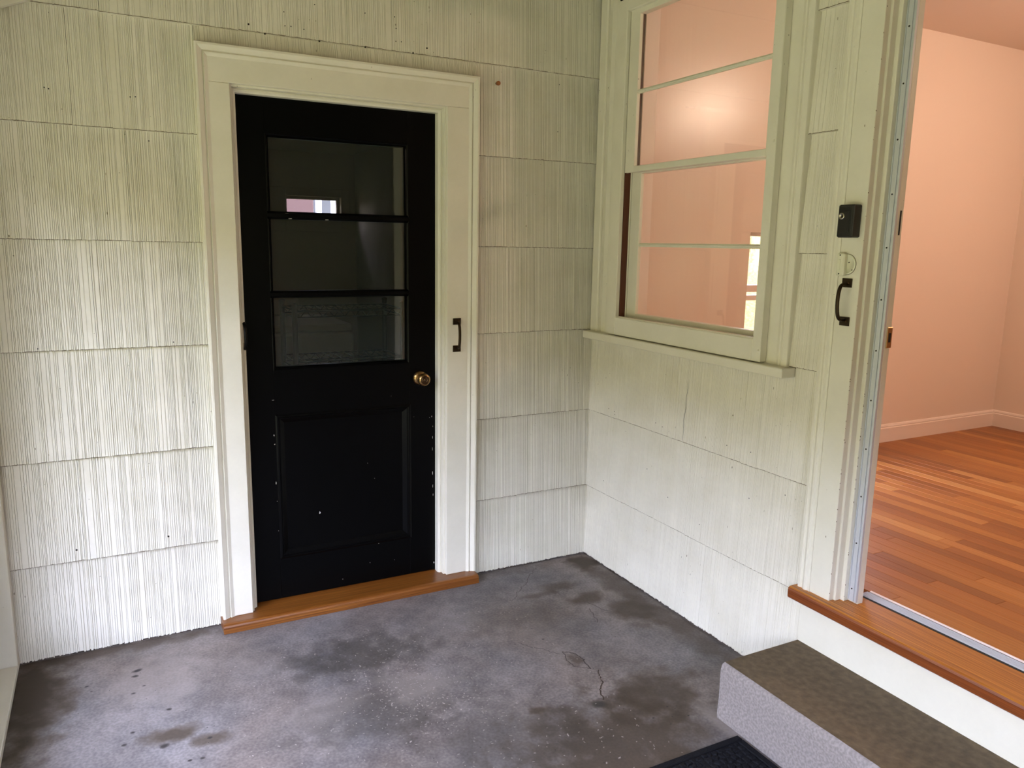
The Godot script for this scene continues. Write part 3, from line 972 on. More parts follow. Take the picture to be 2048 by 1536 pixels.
func make_window():
	var f := F_RIGHT
	var w := thing("window_1", "cream double-hung window beside the corner, looking into the pink room", "window", Vector3(0, 1.06, 0.64), "structure")
	# moulded casing: flat board with an outer band
	var r := Rect2(0.006, 1.095, 1.183 - 0.006, 2.62 - 1.095)
	var prof := [[0.0, -0.013], [0.0, 0.008], [0.0015, 0.012], [0.016, 0.0135], [0.018, 0.0105], [0.023, 0.0105], [0.025, 0.0125], [0.034, 0.0085], [0.0355, 0.0055], [0.039, 0.0055], [0.042, 0.0080], [0.054, 0.0042], [0.115, 0.0042]]
	for s in ["l", "r", "t"]:
		var st := S()
		if s == "l":
			var wide := [[0.0, -0.013], [0.0, 0.010], [0.002, 0.013], [0.046, 0.013], [0.049, 0.009], [0.056, 0.009], [0.060, 0.013], [0.076, 0.019], [0.079, 0.0065], [0.085, 0.0065], [0.088, 0.010], [0.106, 0.0042], [0.19, 0.0042]]
			mould(st, f, r, s, wide, false, true)
		elif s == "r":
			mould(st, f, r, s, prof, false, true)
		else:
			mould(st, f, r, s, prof, true, true)
		obj("casing", st, M.trim, w)
	# the proud screen frame
	var fo := 0.036
	for b in [[0.168, 0.2325, 1.104, 2.475, "screen_stile"], [1.0465, 1.0850, 1.104, 2.475, "screen_stile"], [0.2325, 1.0465, 1.104, 1.181, "screen_rail"], [0.2325, 1.0465, 2.424, 2.475, "screen_rail"]]:
		var st := S()
		wbox(st, f, Vector3(b[0], b[2], 0.004 if b[0] > 1.0 else 0.0155), Vector3(b[1], b[3], fo), 0.0025)
		obj(b[4], st, M.trim, w)
	var st0 := S()
	wbox(st0, f, Vector3(0.2325, 1.1805, 0.010), Vector3(1.0465, 1.1845, fo - 0.003), 0.001)
	obj("screen_lip", st0, M.trim, w)
	for p in [[1.081, 1.142], [1.081, 1.83]]:
		st0 = S()
		lathe(st0, [[0.005, -0.002], [0.0045, 0.001], [0.0, 0.0035]], f * Transform3D(Basis(Vector3.RIGHT, PI / 2), Vector3(p[0] - 0.004, p[1], fo)), 10)
		obj("screen_button", st0, M.trim, w)
	# sill with a returned horn
	st0 = S()
	wbox(st0, f, Vector3(0.0005, 1.066, -0.013), Vector3(1.199, 1.100, 0.050), 0.003)
	wbox(st0, f, Vector3(0.19, 1.10, -0.105), Vector3(1.115, 1.148, 0.004), 0.0)
	obj("sill", st0, M.trim, w)
	# jambs with their sash tracks; the bare wood shows where a sash has slid away
	for s in ["l", "r"]:
		var parts := [[-0.0145, 0.0150, M.stop_wood, 0.0], [-0.0200, -0.0145, M.trim, 0.004], [-0.056, -0.0200, M.stop_wood, 0.0], [-0.118, -0.056, M.room_trim, 0.006]]
		for p in parts:
			var st := S()
			if s == "l":
				wbox(st, f, Vector3(0.200, 1.10, p[0]), Vector3(0.2328 + p[3], 2.52, p[1]), 0.0006)
			else:
				wbox(st, f, Vector3(1.050 - p[3] * 0.5, 1.10, p[0]), Vector3(1.115, 2.52, minf(p[1], 0.0035)), 0.0006)
			obj("jamb_track" if p[2] == M.stop_wood else "jamb_stop", st, p[2], w)
	st0 = S()
	wbox(st0, f, Vector3(0.20, 2.468, -0.118), Vector3(1.13, 2.54, 0.010), 0.0)
	obj("head_jamb", st0, M.trim, w)
	# sashes
	for k in 2:
		var upper := k == 0
		var a := 0.2345
		var b := 1.0490
		var lo := 1.788 if upper else 1.150
		var hi := 2.468 if upper else 1.815
		var n0 := -0.0130 if upper else -0.0545
		var n1 := 0.0190 if upper else -0.0210
		var stile := 0.063
		var rail_lo := 0.024 if upper else 0.049
		var rail_hi := 0.064 if upper else 0.030
		var mv := 2.106 if upper else 1.4915
		var st := S()
		wbox(st, f, Vector3(a, lo, n1 - 0.016), Vector3(a + stile, hi, n1), 0.0015)
		wbox(st, f, Vector3(b - 0.024, lo, n1 - 0.016), Vector3(b, hi, n1), 0.0015)
		wbox(st, f, Vector3(a + stile - 0.002, lo, n0), Vector3(b - 0.024 + 0.002, lo + rail_lo, n1), 0.0015)
		wbox(st, f, Vector3(a + stile - 0.002, hi - rail_hi, n0), Vector3(b - 0.024 + 0.002, hi, n1), 0.0015)
		var sash := obj("upper_sash" if upper else "lower_sash", st, M.trim, w)
		st = S()
		wbox(st, f, Vector3(a + stile - 0.003, mv - 0.0080, n1 - 0.015), Vector3(b - 0.024 + 0.003, mv + 0.0080, n1 - 0.008), 0.0)
		wbox(st, f, Vector3(a + stile - 0.003, mv - 0.0045, n1 - 0.009), Vector3(b - 0.024 + 0.003, mv + 0.0045, n1 - 0.0020), 0.002)
		obj("muntin", st, M.trim, sash)
		for v in [[lo + rail_lo - 0.004, mv], [mv, hi - rail_hi + 0.004]]:
			st = S()
			var nm := n1 - 0.0105
			wbox(st, f, Vector3(a + stile - 0.004, v[0], nm - 0.0012), Vector3(b - 0.024 + 0.004, v[1], nm + 0.0012))
			obj("pane", st, M.glass, sash)
	# casing inside the room
	for b in [[0.122, 0.2328, 1.10, 2.56], [1.052, 1.17, 1.10, 2.56], [0.122, 1.17, 2.50, 2.58], [0.122, 1.17, 1.04, 1.12]]:
		var st := S()
		wbox(st, f, Vector3(b[0], b[2], -0.134), Vector3(b[1], b[3], -0.118), 0.002)
		obj("inner_casing", st, M.room_trim, w)


# ---------------------------------------------------------------- the open doorway on the right

func make_doorway():
	var f := F_RIGHT
	var t := thing("trim_3", "chipped cream casing and stepped jamb of the open doorway", "door casing", Vector3(0, SILL_TOP, 1.39), "structure")
	var top := 2.72
	# moulded outer band, then the flat casing board
	var st := S()
	var r := Rect2(1.312, SILL_TOP, 1.25, top - SILL_TOP)
	mould(st, f, r, "l", [[0.0, -0.013], [0.0, 0.017], [0.002, 0.021], [0.010, 0.022], [0.013, 0.019], [0.019, 0.0185], [0.022, 0.0215], [0.029, 0.0245], [0.035, 0.0240], [0.040, 0.0200], [0.046, 0.0190], [0.0475, 0.0215], [0.0495, 0.0212], [0.0500, 0.0120]], false, true)
	obj("back_band", st, M.trim, t)
	st = S()
	wbox(st, f, Vector3(1.361, SILL_TOP, -0.013), Vector3(1.4385, top, 0.0195), 0.0014)
	var board := obj("casing_board", st, M.trim, t)
	# flakes where the edge of the casing has lost its paint
	st = S()
	for k in 34:
		var v := rng.randf_range(0.42, 2.2)
		if k < 18:
			v = rng.randfn(0.95, 0.35)
		v = clampf(v, 0.41, 2.25)
		var h := rng.randf_range(0.0008, 0.004)
		var u := 1.4386
		wbox(st, f, Vector3(u - rng.randf_range(0.0003, 0.0010), v, 0.0190 - rng.randf_range(0, 0.0025)), Vector3(u + 0.0002, v + h, 0.0197), 0.0)
	for k in 26:
		var v := clampf(rng.randfn(0.85, 0.3), 0.40, 2.0)
		wbox(st, f, Vector3(1.4590, v, -0.0254), Vector3(1.4600 + rng.randf_range(0, 0.0008), v + rng.randf_range(0.001, 0.005), -0.0244), 0.0)
	var flakes := obj("bare_wood_flecks", st, M.bare, board)
	flakes.set_meta("kind", "stuff")
	# stepped jamb: ledges facing the porch
	for b in [[1.30, 1.4462, -0.10, -0.0010], [1.30, 1.4596, -0.10, -0.0240]]:
		st = S()
		wbox(st, f, Vector3(b[0], SILL_TOP, b[2]), Vector3(b[1], top, b[3]), 0.0012)
		obj("jamb_ledge", st, M.trim, t)
	# aluminium weatherstrip with its screws
	st = S()
	for b in [[1.4600, 1.4640, -0.044, -0.0395], [1.4640, 1.4665, -0.044, -0.0415], [1.4665, 1.4790, -0.0445, -0.0400], [1.4790, 1.4830, -0.0445, -0.0365], [1.4830, 1.4890, -0.0445, -0.0400], [1.4890, 1.4945, -0.0445, -0.0355]]:
		wbox(st, f, Vector3(b[0], SILL_TOP + 0.006, b[2]), Vector3(b[1], top, b[3]), 0.0006)
	var strip := obj("weatherstrip", st, M.alu, t, "aluminium weatherstrip")
	var v0 := 0.43
	while v0 < top - 0.1:
		st = S()
		lathe(st, [[0.0027, 0.0], [0.0025, 0.0012], [0.0, 0.0018]], f * Transform3D(Basis(Vector3.RIGHT, PI / 2), Vector3(1.4725, v0, -0.0402)), 8)
		obj("screw", st, M.screw, strip)
		v0 += 0.152
	# inner jamb: the shaded face towards the room
	st = S()
	wbox(st, f, Vector3(1.30, SILL_TOP, -0.069), Vector3(1.4945, top, -0.0445), 0.001)
	wbox(st, f, Vector3(1.30, SILL_TOP, -0.1205), Vector3(1.452, top, -0.069), 0.001)
	obj("inner_jamb", st, M.trim, t)
	st = S()
	wbox(st, f, Vector3(1.4935, 1.20, -0.074), Vector3(1.4962, 1.262, -0.052), 0.001)
	obj("strike_plate", st, M.brass, t, "brass strike plate")
	st = S()
	wbox(st, f, Vector3(1.4935, 1.53, -0.060), Vector3(1.4955, 1.60, -0.054), 0.0)
	wbox(st, f, Vector3(1.4958, 1.217, -0.068), Vector3(1.4966, 1.245, -0.058), 0.0)
	obj("bolt_hole", st, M.hole, t)
	# the far side and the head of the doorway
	st = S()
	wbox(st, f, Vector3(2.40, SILL_TOP, -0.1205), Vector3(2.56, top, 0.0195), 0.0014)
	obj("far_jamb", st, M.trim, t)
	st = S()
	wbox(st, f, Vector3(1.30, 2.43, -0.1205), Vector3(2.56, 2.60, 0.0190), 0.0014)
	obj("head_jamb", st, M.trim, t)

	# oak sill with an aluminium track
	st = S()
	var z0 := 1.302
	var z1 := 2.62
	var prof := [[0.11, 0.345], [-0.046, 0.345], [-0.050, 0.349], [-0.051, 0.3745], [-0.0485, 0.3815], [-0.043, 0.385], [0.11, 0.385]]
	var edge := S()
	for i in prof.size() - 1:
		var o := Vector3(-(prof[i + 1][1] - prof[i][1]), prof[i + 1][0] - prof[i][0], 0)
		quad(st if i == 0 or i > 3 else edge, Vector3(prof[i][0], prof[i][1], z0), Vector3(prof[i][0], prof[i][1], z1), Vector3(prof[i + 1][0], prof[i + 1][1], z1), Vector3(prof[i + 1][0], prof[i + 1][1], z0), o)
	for z in [z0, z1]:
		for i in range(1, prof.size() - 1):
			tri(st, Vector3(0.11, 0.345, z), Vector3(prof[i][0], prof[i][1], z), Vector3(prof[i + 1][0], prof[i + 1][1], z), Vector3(0, 0, -1 if z == z0 else 1))
	var sill := thing("doorway_sill", "worn oak sill board below the open doorway, over the white riser", "sill", Vector3(0.03, 0.345, 1.96))
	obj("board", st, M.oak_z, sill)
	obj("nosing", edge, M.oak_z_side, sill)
	st = S()
	box(st, Vector3(0.104, 0.372, 1.4525), Vector3(0.112, 0.3865, z1), 0.0)
	box(st, Vector3(0.146, 0.372, 1.4525), Vector3(0.155, 0.3865, z1), 0.0)
	obj("track_gap", st, M.hole, sill)
	st = S()
	box(st, Vector3(0.112, 0.372, 1.4530), Vector3(0.146, 0.388, z1), 0.0008)
	var track := obj("track", st, M.alu, sill, "ribbed aluminium door track")
	for k in 5:
		st = S()
		box(st, Vector3(0.1135 + k * 0.0068, 0.387, 1.4530), Vector3(0.1165 + k * 0.0068, 0.3915, z1), 0.0008)
		obj("track_rib", st, M.alu, track)
	st = S()
	box(st, Vector3(0.155, 0.372, 1.4525), Vector3(0.163, 0.3905, z1), 0.002)
	obj("floor_edging", st, M.room_trim, sill)

	# white riser board under the sill
	st = S()
	box(st, Vector3(-0.003, 0.15, 1.3185), Vector3(0.0205, 0.346, 2.75), 0.0006)
	struct("trim_4", st, M.trim, "smooth white riser board between the oak sill and concrete step", "riser")


# ---------------------------------------------------------------- step and doormat

func make_step_and_mat():
	var s := thing("concrete_step", "rough concrete step with brown worn top under the open doorway", "step", Vector3(-0.17, 0, 2.05))
	var n := noise(91, 9.0, 4)
	var n2 := noise(92, 60.0, 3)
	var h := 0.190
	var xe := -0.342
	var z0 := 1.3185
	var z1 := 2.80
	# section from the floor up the front, over a worn edge, back to the wall
	var sec: Array = [[xe + 0.0, 0.0], [xe - 0.002, 0.02], [xe, 0.05], [xe + 0.001, 0.09], [xe + 0.001, 0.13], [xe + 0.001, 0.165], [xe + 0.003, 0.178], [xe + 0.008, 0.186], [xe + 0.016, h], [xe + 0.05, h], [xe + 0.12, h], [xe + 0.2, h], [xe + 0.28, h], [0.0, h]]
	var cols := 120
	var grid: Array = []
	for i in cols + 1:
		var z := lerpf(z0, z1, float(i) / cols)
		var row := PackedVector3Array()
		for k in sec.size():
			var p := Vector3(sec[k][0], sec[k][1], z)
			var q := n.get_noise_3d(p.x, p.y * 2.0, p.z) + 0.5 * n2.get_noise_3d(p.x, p.y, p.z)
			var amp := 0.0007 if k < 6 else (0.0035 if k < 9 else 0.0008)
			if k > 0 and k < sec.size() - 1:
				p.x -= q * amp if k < 9 else 0.0
				p.y += q * amp * (0.3 if k < 6 else 1.0) if p.y > 0.17 else 0.0
			if i == 0:
				p.z += n2.get_noise_3d(p.x * 3, p.y * 3, 7.0) * 0.001
			row.append(p)
		grid.append(row)
	var front := S()
	front.set_smooth_group(1)
	var tread := S()
	tread.set_smooth_group(1)
	for i in cols:
		for k in sec.size() - 1:
			var st := front if k < 8 else tread
			quad(st, grid[i][k], grid[i + 1][k], grid[i + 1][k + 1], grid[i][k + 1], Vector3(-1, 0, 0) if k < 6 else Vector3(-0.4, 1, 0))
	front.set_smooth_group(-1)
	for k in range(0, sec.size() - 1):
		quad(front, grid[0][k], grid[0][k + 1], Vector3(grid[0][k + 1].x, 0, z0), Vector3(grid[0][k].x, 0, z0), Vector3(0, 0, -1))
	obj("face", front, M.step_face, s)
	obj("tread", tread, M.step_top, s)

	# doormat
	var mx0 := -1.12
	var mx1 := -0.358
	var mz0 := 1.426
	var mz1 := 1.93
	var d := thing("doormat", "dark blue-black rubber doormat with pebbled cells, against the concrete step", "doormat", Vector3((mx0 + mx1) / 2, 0, (mz0 + mz1) / 2))
	var st2 := S()
	box(st2, Vector3(mx0, 0.0, mz0), Vector3(mx1, 0.006, mz1), 0.002)
	obj("base", st2, M.mat_rubber, d)
	st2 = S()
	var bw := 0.024
	for b in [[mx0, mx1, mz0, mz0 + bw], [mx0, mx1, mz1 - bw, mz1], [mx0, mx0 + bw, mz0 + bw, mz1 - bw], [mx1 - bw, mx1, mz0 + bw, mz1 - bw]]:
		box(st2, Vector3(b[0] + 0.001, 0.005, b[2] + 0.001), Vector3(b[1] - 0.001, 0.0105, b[3] - 0.001), 0.003)
	obj("border", st2, M.mat_rubber, d)
	# pebbled cells: a jittered grid, each cell cut out between its neighbours
	st2 = S()
	var step := 0.021
	var nx := int((mx1 - mx0 - 2 * bw) / step)
	var nz := int((mz1 - mz0 - 2 * bw) / step)
	var seeds := {}
	for i in range(-1, nx + 1):
		for j in range(-1, nz + 1):
			seeds[Vector2i(i, j)] = Vector2(mx0 + bw + (i + 0.5 + rng.randf_range(-0.36, 0.36)) * step, mz0 + bw + (j + 0.5 + rng.randf_range(-0.36, 0.36)) * step)
	for i in nx:
		for j in nz:
			var c: Vector2 = seeds[Vector2i(i, j)]
			var poly := PackedVector2Array([c + Vector2(-0.04, -0.04), c + Vector2(0.04, -0.04), c + Vector2(0.04, 0.04), c + Vector2(-0.04, 0.04)])
			for a in range(-2, 3):
				for b in range(-2, 3):
					if (a == 0 and b == 0) or not seeds.has(Vector2i(i + a, j + b)):
						continue
					var o: Vector2 = seeds[Vector2i(i + a, j + b)]
					var dir := (o - c).normalized()
					var lim := c.distance_to(o) * 0.5 - 0.0011
					var cut := PackedVector2Array()
					for k in poly.size():
						var p := poly[k]
						var q := poly[(k + 1) % poly.size()]
						var dp := (p - c).dot(dir) - lim
						var dq := (q - c).dot(dir) - lim
						if dp <= 0:
							cut.append(p)
						if (dp < 0 and dq > 0) or (dp > 0 and dq < 0):
							cut.append(p.lerp(q, dp / (dp - dq)))
					poly = cut
			if poly.size() < 3:
				continue
			for k in poly.size():
				poly[k] = Vector2(clampf(poly[k].x, mx0 + bw, mx1 - bw), clampf(poly[k].y, mz0 + bw, mz1 - bw))
			var hgt := 0.0088 + rng.randf_range(0, 0.0012)
			for k in poly.size():
				var p := poly[k]
				var q := poly[(k + 1) % poly.size()]
				var pi := c.lerp(p, 0.72)
				var qi := c.lerp(q, 0.72)
				quad(st2, Vector3(p.x, 0.006, p.y), Vector3(q.x, 0.006, q.y), Vector3(qi.x, hgt, qi.y), Vector3(pi.x, hgt, pi.y), Vector3((p.x + q.x) / 2 - c.x, 0.006, (p.y + q.y) / 2 - c.y))
				tri(st2, Vector3(pi.x, hgt, pi.y), Vector3(qi.x, hgt, qi.y), Vector3(c.x, hgt + 0.0008, c.y), Vector3.UP)
	var cells := obj("pebbled_cells", st2, M.mat_rubber, d)
	cells.set_meta("kind", "stuff")


# ---------------------------------------------------------------- things fixed to the walls

func make_fittings():
	# bronze pull on the casing right of the black door
	var t := thing("door_pull", "aged bronze pull handle on the casing right of the black door", "pull handle", Vector3(-0.692, 1.033, 0.020), "", "bronze pull handles")
	pull(F_BACK, t, Vector3(-0.692, 1.033, 0.020), 0.142, 0.018, 0.034, M.bronze, M.brass_dark)
	# bronze pull on the doorway casing
	t = thing("door_pull", "aged bronze pull handle on the doorway casing, below the doorbell", "pull handle", Vector3(-0.0195, 1.260, 1.399), "", "bronze pull handles")
	pull(F_RIGHT, t, Vector3(1.400, 1.260, 0.0195), 0.142, 0.0175, 0.038, M.bronze, M.brass_dark, -0.003)
	# key lock box
	t = thing("key_lock_box", "small black key lock box mounted high on the doorway casing", "lock box", Vector3(-0.0195, 1.522, 1.398))
	var st := S()
	wbox(st, F_RIGHT, Vector3(1.371, 1.5215, 0.0195), Vector3(1.4245, 1.6165, 0.054), 0.003)
	obj("body", st, M.lock_side, t)
	st = S()
	wbox(st, F_RIGHT, Vector3(1.3725, 1.5235, 0.053), Vector3(1.4215, 1.6145, 0.0575), 0.002)
	var plate := obj("front_plate", st, M.lock_black, t)
	st = S()
	wbox(st, F_RIGHT, Vector3(1.3765, 1.532, 0.057), Vector3(1.4125, 1.598, 0.0595), 0.001)
	wbox(st, F_RIGHT, Vector3(1.385, 1.603, 0.057), Vector3(1.409, 1.608, 0.0582), 0.0005)
	wbox(st, F_RIGHT, Vector3(1.4165, 1.529, 0.057), Vector3(1.418, 1.600, 0.0586), 0.0004)
	obj("raised_panel", st, M.lock_black, plate)
	st = S()
	var kt := F_RIGHT * Transform3D(Basis(Vector3.RIGHT, PI / 2), Vector3(1.3895, 1.583, 0.0593))
	lathe(st, [[0.0098, 0.0], [0.0098, 0.003], [0.0085, 0.0042], [0.0060, 0.0042], [0.0056, 0.0028], [0.0, 0.0028]], kt, 24)
	var cyl := obj("key_cylinder", st, M.steel, t, "steel key cylinder")
	st = S()
	wbox(st, F_RIGHT, Vector3(1.3885, 1.5795, 0.0622), Vector3(1.3905, 1.5865, 0.0628), 0.0)
	obj("keyhole", st, M.hole, cyl)
	# doorbell with a round cover plate behind it
	t = thing("doorbell", "cream plastic doorbell with round plate between lock box and pull", "doorbell", Vector3(-0.0195, 1.409, 1.385))
	st = S()
	lathe(st, [[0.0, 0.0], [0.0305, 0.0], [0.0305, 0.0022], [0.0285, 0.0036], [0.026, 0.0036], [0.0255, 0.0028], [0.0, 0.0030]], F_RIGHT * Transform3D(Basis(Vector3.RIGHT, PI / 2), Vector3(1.3905, 1.443, 0.0195)), 40)
	var disc := obj("round_plate", st, M.bell, t)
	st = S()
	lathe(st, [[0.0313, 0.0], [0.0313, 0.0009], [0.0303, 0.0009]], F_RIGHT * Transform3D(Basis(Vector3.RIGHT, PI / 2), Vector3(1.3905, 1.443, 0.0193)), 40, false)
	obj("seam_ring", st, M.brass_dark, disc)  # dark ring round the edge of the plate
	for p in [[1.398, 1.449], [1.411, 1.427]]:
		st = S()
		lathe(st, [[0.0022, 0.0], [0.002, 0.0008], [0.0, 0.001]], F_RIGHT * Transform3D(Basis(Vector3.RIGHT, PI / 2), Vector3(p[0], p[1], 0.0224)), 8)
		obj("plate_screw", st, M.screw, disc)
	st = S()
	wbox(st, F_RIGHT, Vector3(1.3645, 1.408, 0.0195), Vector3(1.3915, 1.4765, 0.037), 0.004)
	var body := obj("housing", st, M.bell, t)
	st = S()
	wbox(st, F_RIGHT, Vector3(1.3720, 1.4265, 0.0365), Vector3(1.3795, 1.4580, 0.0386), 0.0012)
	obj("button", st, M.bell, body)
	for v in [1.4150, 1.4700]:
		st = S()
		lathe(st, [[0.0024, 0.0], [0.0022, 0.0006], [0.0, 0.0007]], F_RIGHT * Transform3D(Basis(Vector3.RIGHT, PI / 2), Vector3(1.3765, v, 0.0369)), 8)
		obj("housing_screw", st, M.hole, body)
	# wooden peg on a nail
	t = thing("wall_peg", "small orange-brown wooden peg on a nail beside the door casing", "peg", Vector3(-0.507, 2.134, 0))
	st = S()
	var tip := Vector3(-0.507, 2.1335, -0.006)
	var head := Vector3(-0.519, 2.1275, 0.036)
	tube(st, PackedVector3Array([tip, head]), 0.0024, -1, 8)
	lathe(st, [[0.0, 0.0], [0.006, 0.0], [0.006, 0.0016], [0.0, 0.0018]], Transform3D(Basis(Vector3.RIGHT, PI / 2), Vector3(-0.507, 2.134, -0.006)), 10)
	obj("nail_shank", st, M.screw, t)
	st = S()
	var ax := (head - tip).normalized()
	var bs := Basis(ax.cross(Vector3.UP).normalized(), ax, ax.cross(ax.cross(Vector3.UP).normalized()))
	lathe(st, [[0.0, 0.0], [0.0075, 0.0], [0.0088, 0.004], [0.0090, 0.014], [0.0082, 0.0185], [0.0045, 0.0195], [0.0, 0.0185]], Transform3D(bs, head - ax * 0.016), 16)
	obj("wooden_head", st, M.peg, t)


# ---------------------------------------------------------------- the warm room beyond

func make_pink_room():
	var xa := 0.105
	var xb := 3.045
	var za := 0.115
	var zb := 4.2
	var st := S()
	for b in [[za - 0.02, 0.19, 0.2, 2.8], [0.19, 1.09, 0.2, 1.06], [0.19, 1.09, 2.55, 2.8], [1.09, 1.445, 0.2, 2.8], [1.445, 2.43, 2.44, 2.8], [2.43, zb, 0.2, 2.8]]:
		box(st, Vector3(xa, b[2], b[0]), Vector3(xa + 0.013, b[3], b[1]))
	struct("wall_room_left", st, M.room_wall, "inner face of the wall between porch and pink room", "wall")
	# wall with the garden window, seen through the porch window
	st = S()
	for b in [[xa - 0.02, 0.835, 0.2, 2.8], [0.835, 1.66, 0.2, 0.86], [0.835, 1.66, 1.562, 2.8], [1.66, xb + 0.1, 0.2, 2.8]]:
		box(st, Vector3(b[0], b[2], za - 0.10), Vector3(b[1], b[3], za))
	struct("wall_room_back", st, M.room_wall, "pink wall at the far end of the room behind the window", "wall")
	st = S()
	box(st, Vector3(xb, 0.2, za - 0.1), Vector3(xb + 0.1, 2.8, zb + 0.1))
	struct("wall_room_right", st, M.room_wall, "pink wall meeting the corner on the far right", "wall")
	st = S()
	box(st, Vector3(0.0, 0.2, zb), Vector3(xb + 0.1, 2.8, zb + 0.1))
	struct("wall_room_front", st, M.room_wall, "pink wall of the room behind the viewer", "wall")
	st = S()
	box(st, Vector3(xa, ROOM_TOP, za - 0.1), Vector3(xb + 0.1, ROOM_TOP + 0.15, zb + 0.1))
	struct("ceiling_room", st, M.room_ceiling, "smooth ceiling of the pink room seen through the doorway", "ceiling")
	# garden window
	var w := thing("window_2", "small paned garden window glowing yellow beyond the right pane of the porch window", "window", Vector3(1.25, 0.86, za), "structure")
	st = S()
	for b in [[0.835, 0.852, 0.86, 1.562], [1.643, 1.66, 0.86, 1.562], [0.852, 1.643, 1.545, 1.562], [0.852, 1.643, 0.86, 0.89]]:
		box(st, Vector3(b[0], b[2], za - 0.07), Vector3(b[1], b[3], za - 0.03), 0.002)
	obj("sash_frame", st, M.room_trim, w)
	for v in [[1.268, 1.304], [1.226, 1.252]]:
		st = S()
		box(st, Vector3(0.852, v[0], za - 0.065), Vector3(1.643, v[1], za - 0.035), 0.003)
		obj("bar", st, M.room_trim, w)
	st = S()
	box(st, Vector3(0.852, 0.89, za - 0.052), Vector3(1.643, 1.545, za - 0.049))
	obj("pane", st, M.glass, w)
	# floor of narrow strips running towards the viewer
	var fl := thing("floor_room", "glossy orange strip wood floor of the pink room", "floor", Vector3(1.6, ROOM_FLOOR, 2.0), "structure")
	st = S()
	box(st, Vector3(xa, 0.25, za - 0.1), Vector3(xb + 0.1, ROOM_FLOOR - 0.012, zb + 0.1))
	box(st, Vector3(0.163, ROOM_FLOOR - 0.012, 2.72), Vector3(xb, ROOM_FLOOR, zb))
	obj("subfloor", st, M.planks[1], fl)
	var bw := 0.0572
	var x := 0.163
	var lens := [0.45, 0.7, 0.95, 1.3, 1.7]
	var shared := []
	for L in lens:
		st = S()
		box(st, Vector3(0.0003, -0.012, 0.0004), Vector3(bw - 0.0003, 0.0, L - 0.0004), 0.0009)
		st.generate_normals()
		shared.append(st.commit())
	var last := -1
	while x < xb - 0.01:
		var z := za + rng.randf_range(-1.2, 0.0)
		while z < 2.72:
			var li := rng.randi_range(0, 4)
			var L: float = lens[li]
			if z + L > za + 0.02:
				var k := rng.randi_range(0, 6)
				if k == last:
					k = (k + 3) % 7
				if k == 4 and rng.randf() < 0.5:
					k = 0
				last = k
				var o := MeshInstance3D.new()
				o.name = "plank"
				fl.add_child(o, true)
				var s := z
				var e := minf(z + L, 2.72)
				if z < za or z + L > 2.72:
					s = maxf(z, za)
					st = S()
					box(st, Vector3(0.0003, -0.012, 0.0004), Vector3(minf(bw, xb - x) - 0.0003, 0.0, e - s - 0.0004), 0.0009)
					st.generate_normals()
					o.mesh = st.commit()
				else:
					o.mesh = shared[li]
				o.material_override = M.planks[k]
				o.position = Vector3(x, ROOM_FLOOR, s) - fl.position
			z += L
		x += bw
	# baseboards with a cap
	var prof := [[0.0, 0.0], [0.016, 0.0], [0.016, 0.082], [0.012, 0.086], [0.013, 0.092], [0.009, 0.100], [0.004, 0.104], [0.0, 0.104]]
	st = S()
	for i in prof.size() - 1:
		var p0: Array = prof[i]
		var p1: Array = prof[i + 1]
		quad(st, Vector3(xa, ROOM_FLOOR + p0[1], za + p0[0]), Vector3(xb - p0[0], ROOM_FLOOR + p0[1], za + p0[0]), Vector3(xb - p1[0], ROOM_FLOOR + p1[1], za + p1[0]), Vector3(xa, ROOM_FLOOR + p1[1], za + p1[0]), Vector3(0, p0[0] - p1[0], p1[1] - p0[1] + 0.0001))
	struct("baseboard_back", st, M.room_trim, "capped pale baseboard along the pink wall facing the doorway", "baseboard")
	st = S()
	for i in prof.size() - 1:
		var p0: Array = prof[i]
		var p1: Array = prof[i + 1]
		quad(st, Vector3(xb - p0[0], ROOM_FLOOR + p0[1], za + p0[0]), Vector3(xb - p0[0], ROOM_FLOOR + p0[1], zb), Vector3(xb - p1[0], ROOM_FLOOR + p1[1], zb), Vector3(xb - p1[0], ROOM_FLOOR + p1[1], za + p1[0]), Vector3(-(p1[1] - p0[1]) - 0.0001, p0[0] - p1[0], 0))
	struct("baseboard_right", st, M.room_trim, "capped pale baseboard turning along the far right pink wall", "baseboard")
	# the lamp that lights the room
	var at := Vector3(1.98, ROOM_TOP, 1.80)
	var lamp := thing("ceiling_lamp", "round glowing ceiling lamp in the middle of the pink room", "lamp", at)
	st = S()
	lathe(st, [[0.0, 0.0], [0.10, 0.0], [0.10, -0.02], [0.0, -0.02]], Transform3D(Basis.IDENTITY, at), 24, false)
	obj("base", st, M.brass, lamp)
	st = S()
	lathe(st, [[0.095, -0.02], [0.10, -0.04], [0.085, -0.075], [0.05, -0.10], [0.0, -0.11]], Transform3D(Basis.IDENTITY, at), 24)
	var gm := mat(Color(1, 0.9, 0.75), 0.4)
	gm.emission_enabled = true
	gm.emission = Color(1.0, 0.78, 0.55)
	gm.emission_energy_multiplier = 5.0
	obj("glass_bowl", st, gm, lamp)
	var om := OmniLight3D.new()
	om.name = "room_light"
	om.light_color = Color(1.0, 0.87, 0.77)
	om.light_energy = 2.1
	om.light_size = 0.09
	om.omni_range = 12.0
	om.omni_attenuation = 2.0
	om.shadow_enabled = true
	om.position = Vector3(0, -0.18, 0)
	lamp.add_child(om)


# ---------------------------------------------------------------- the laundry room behind the black door

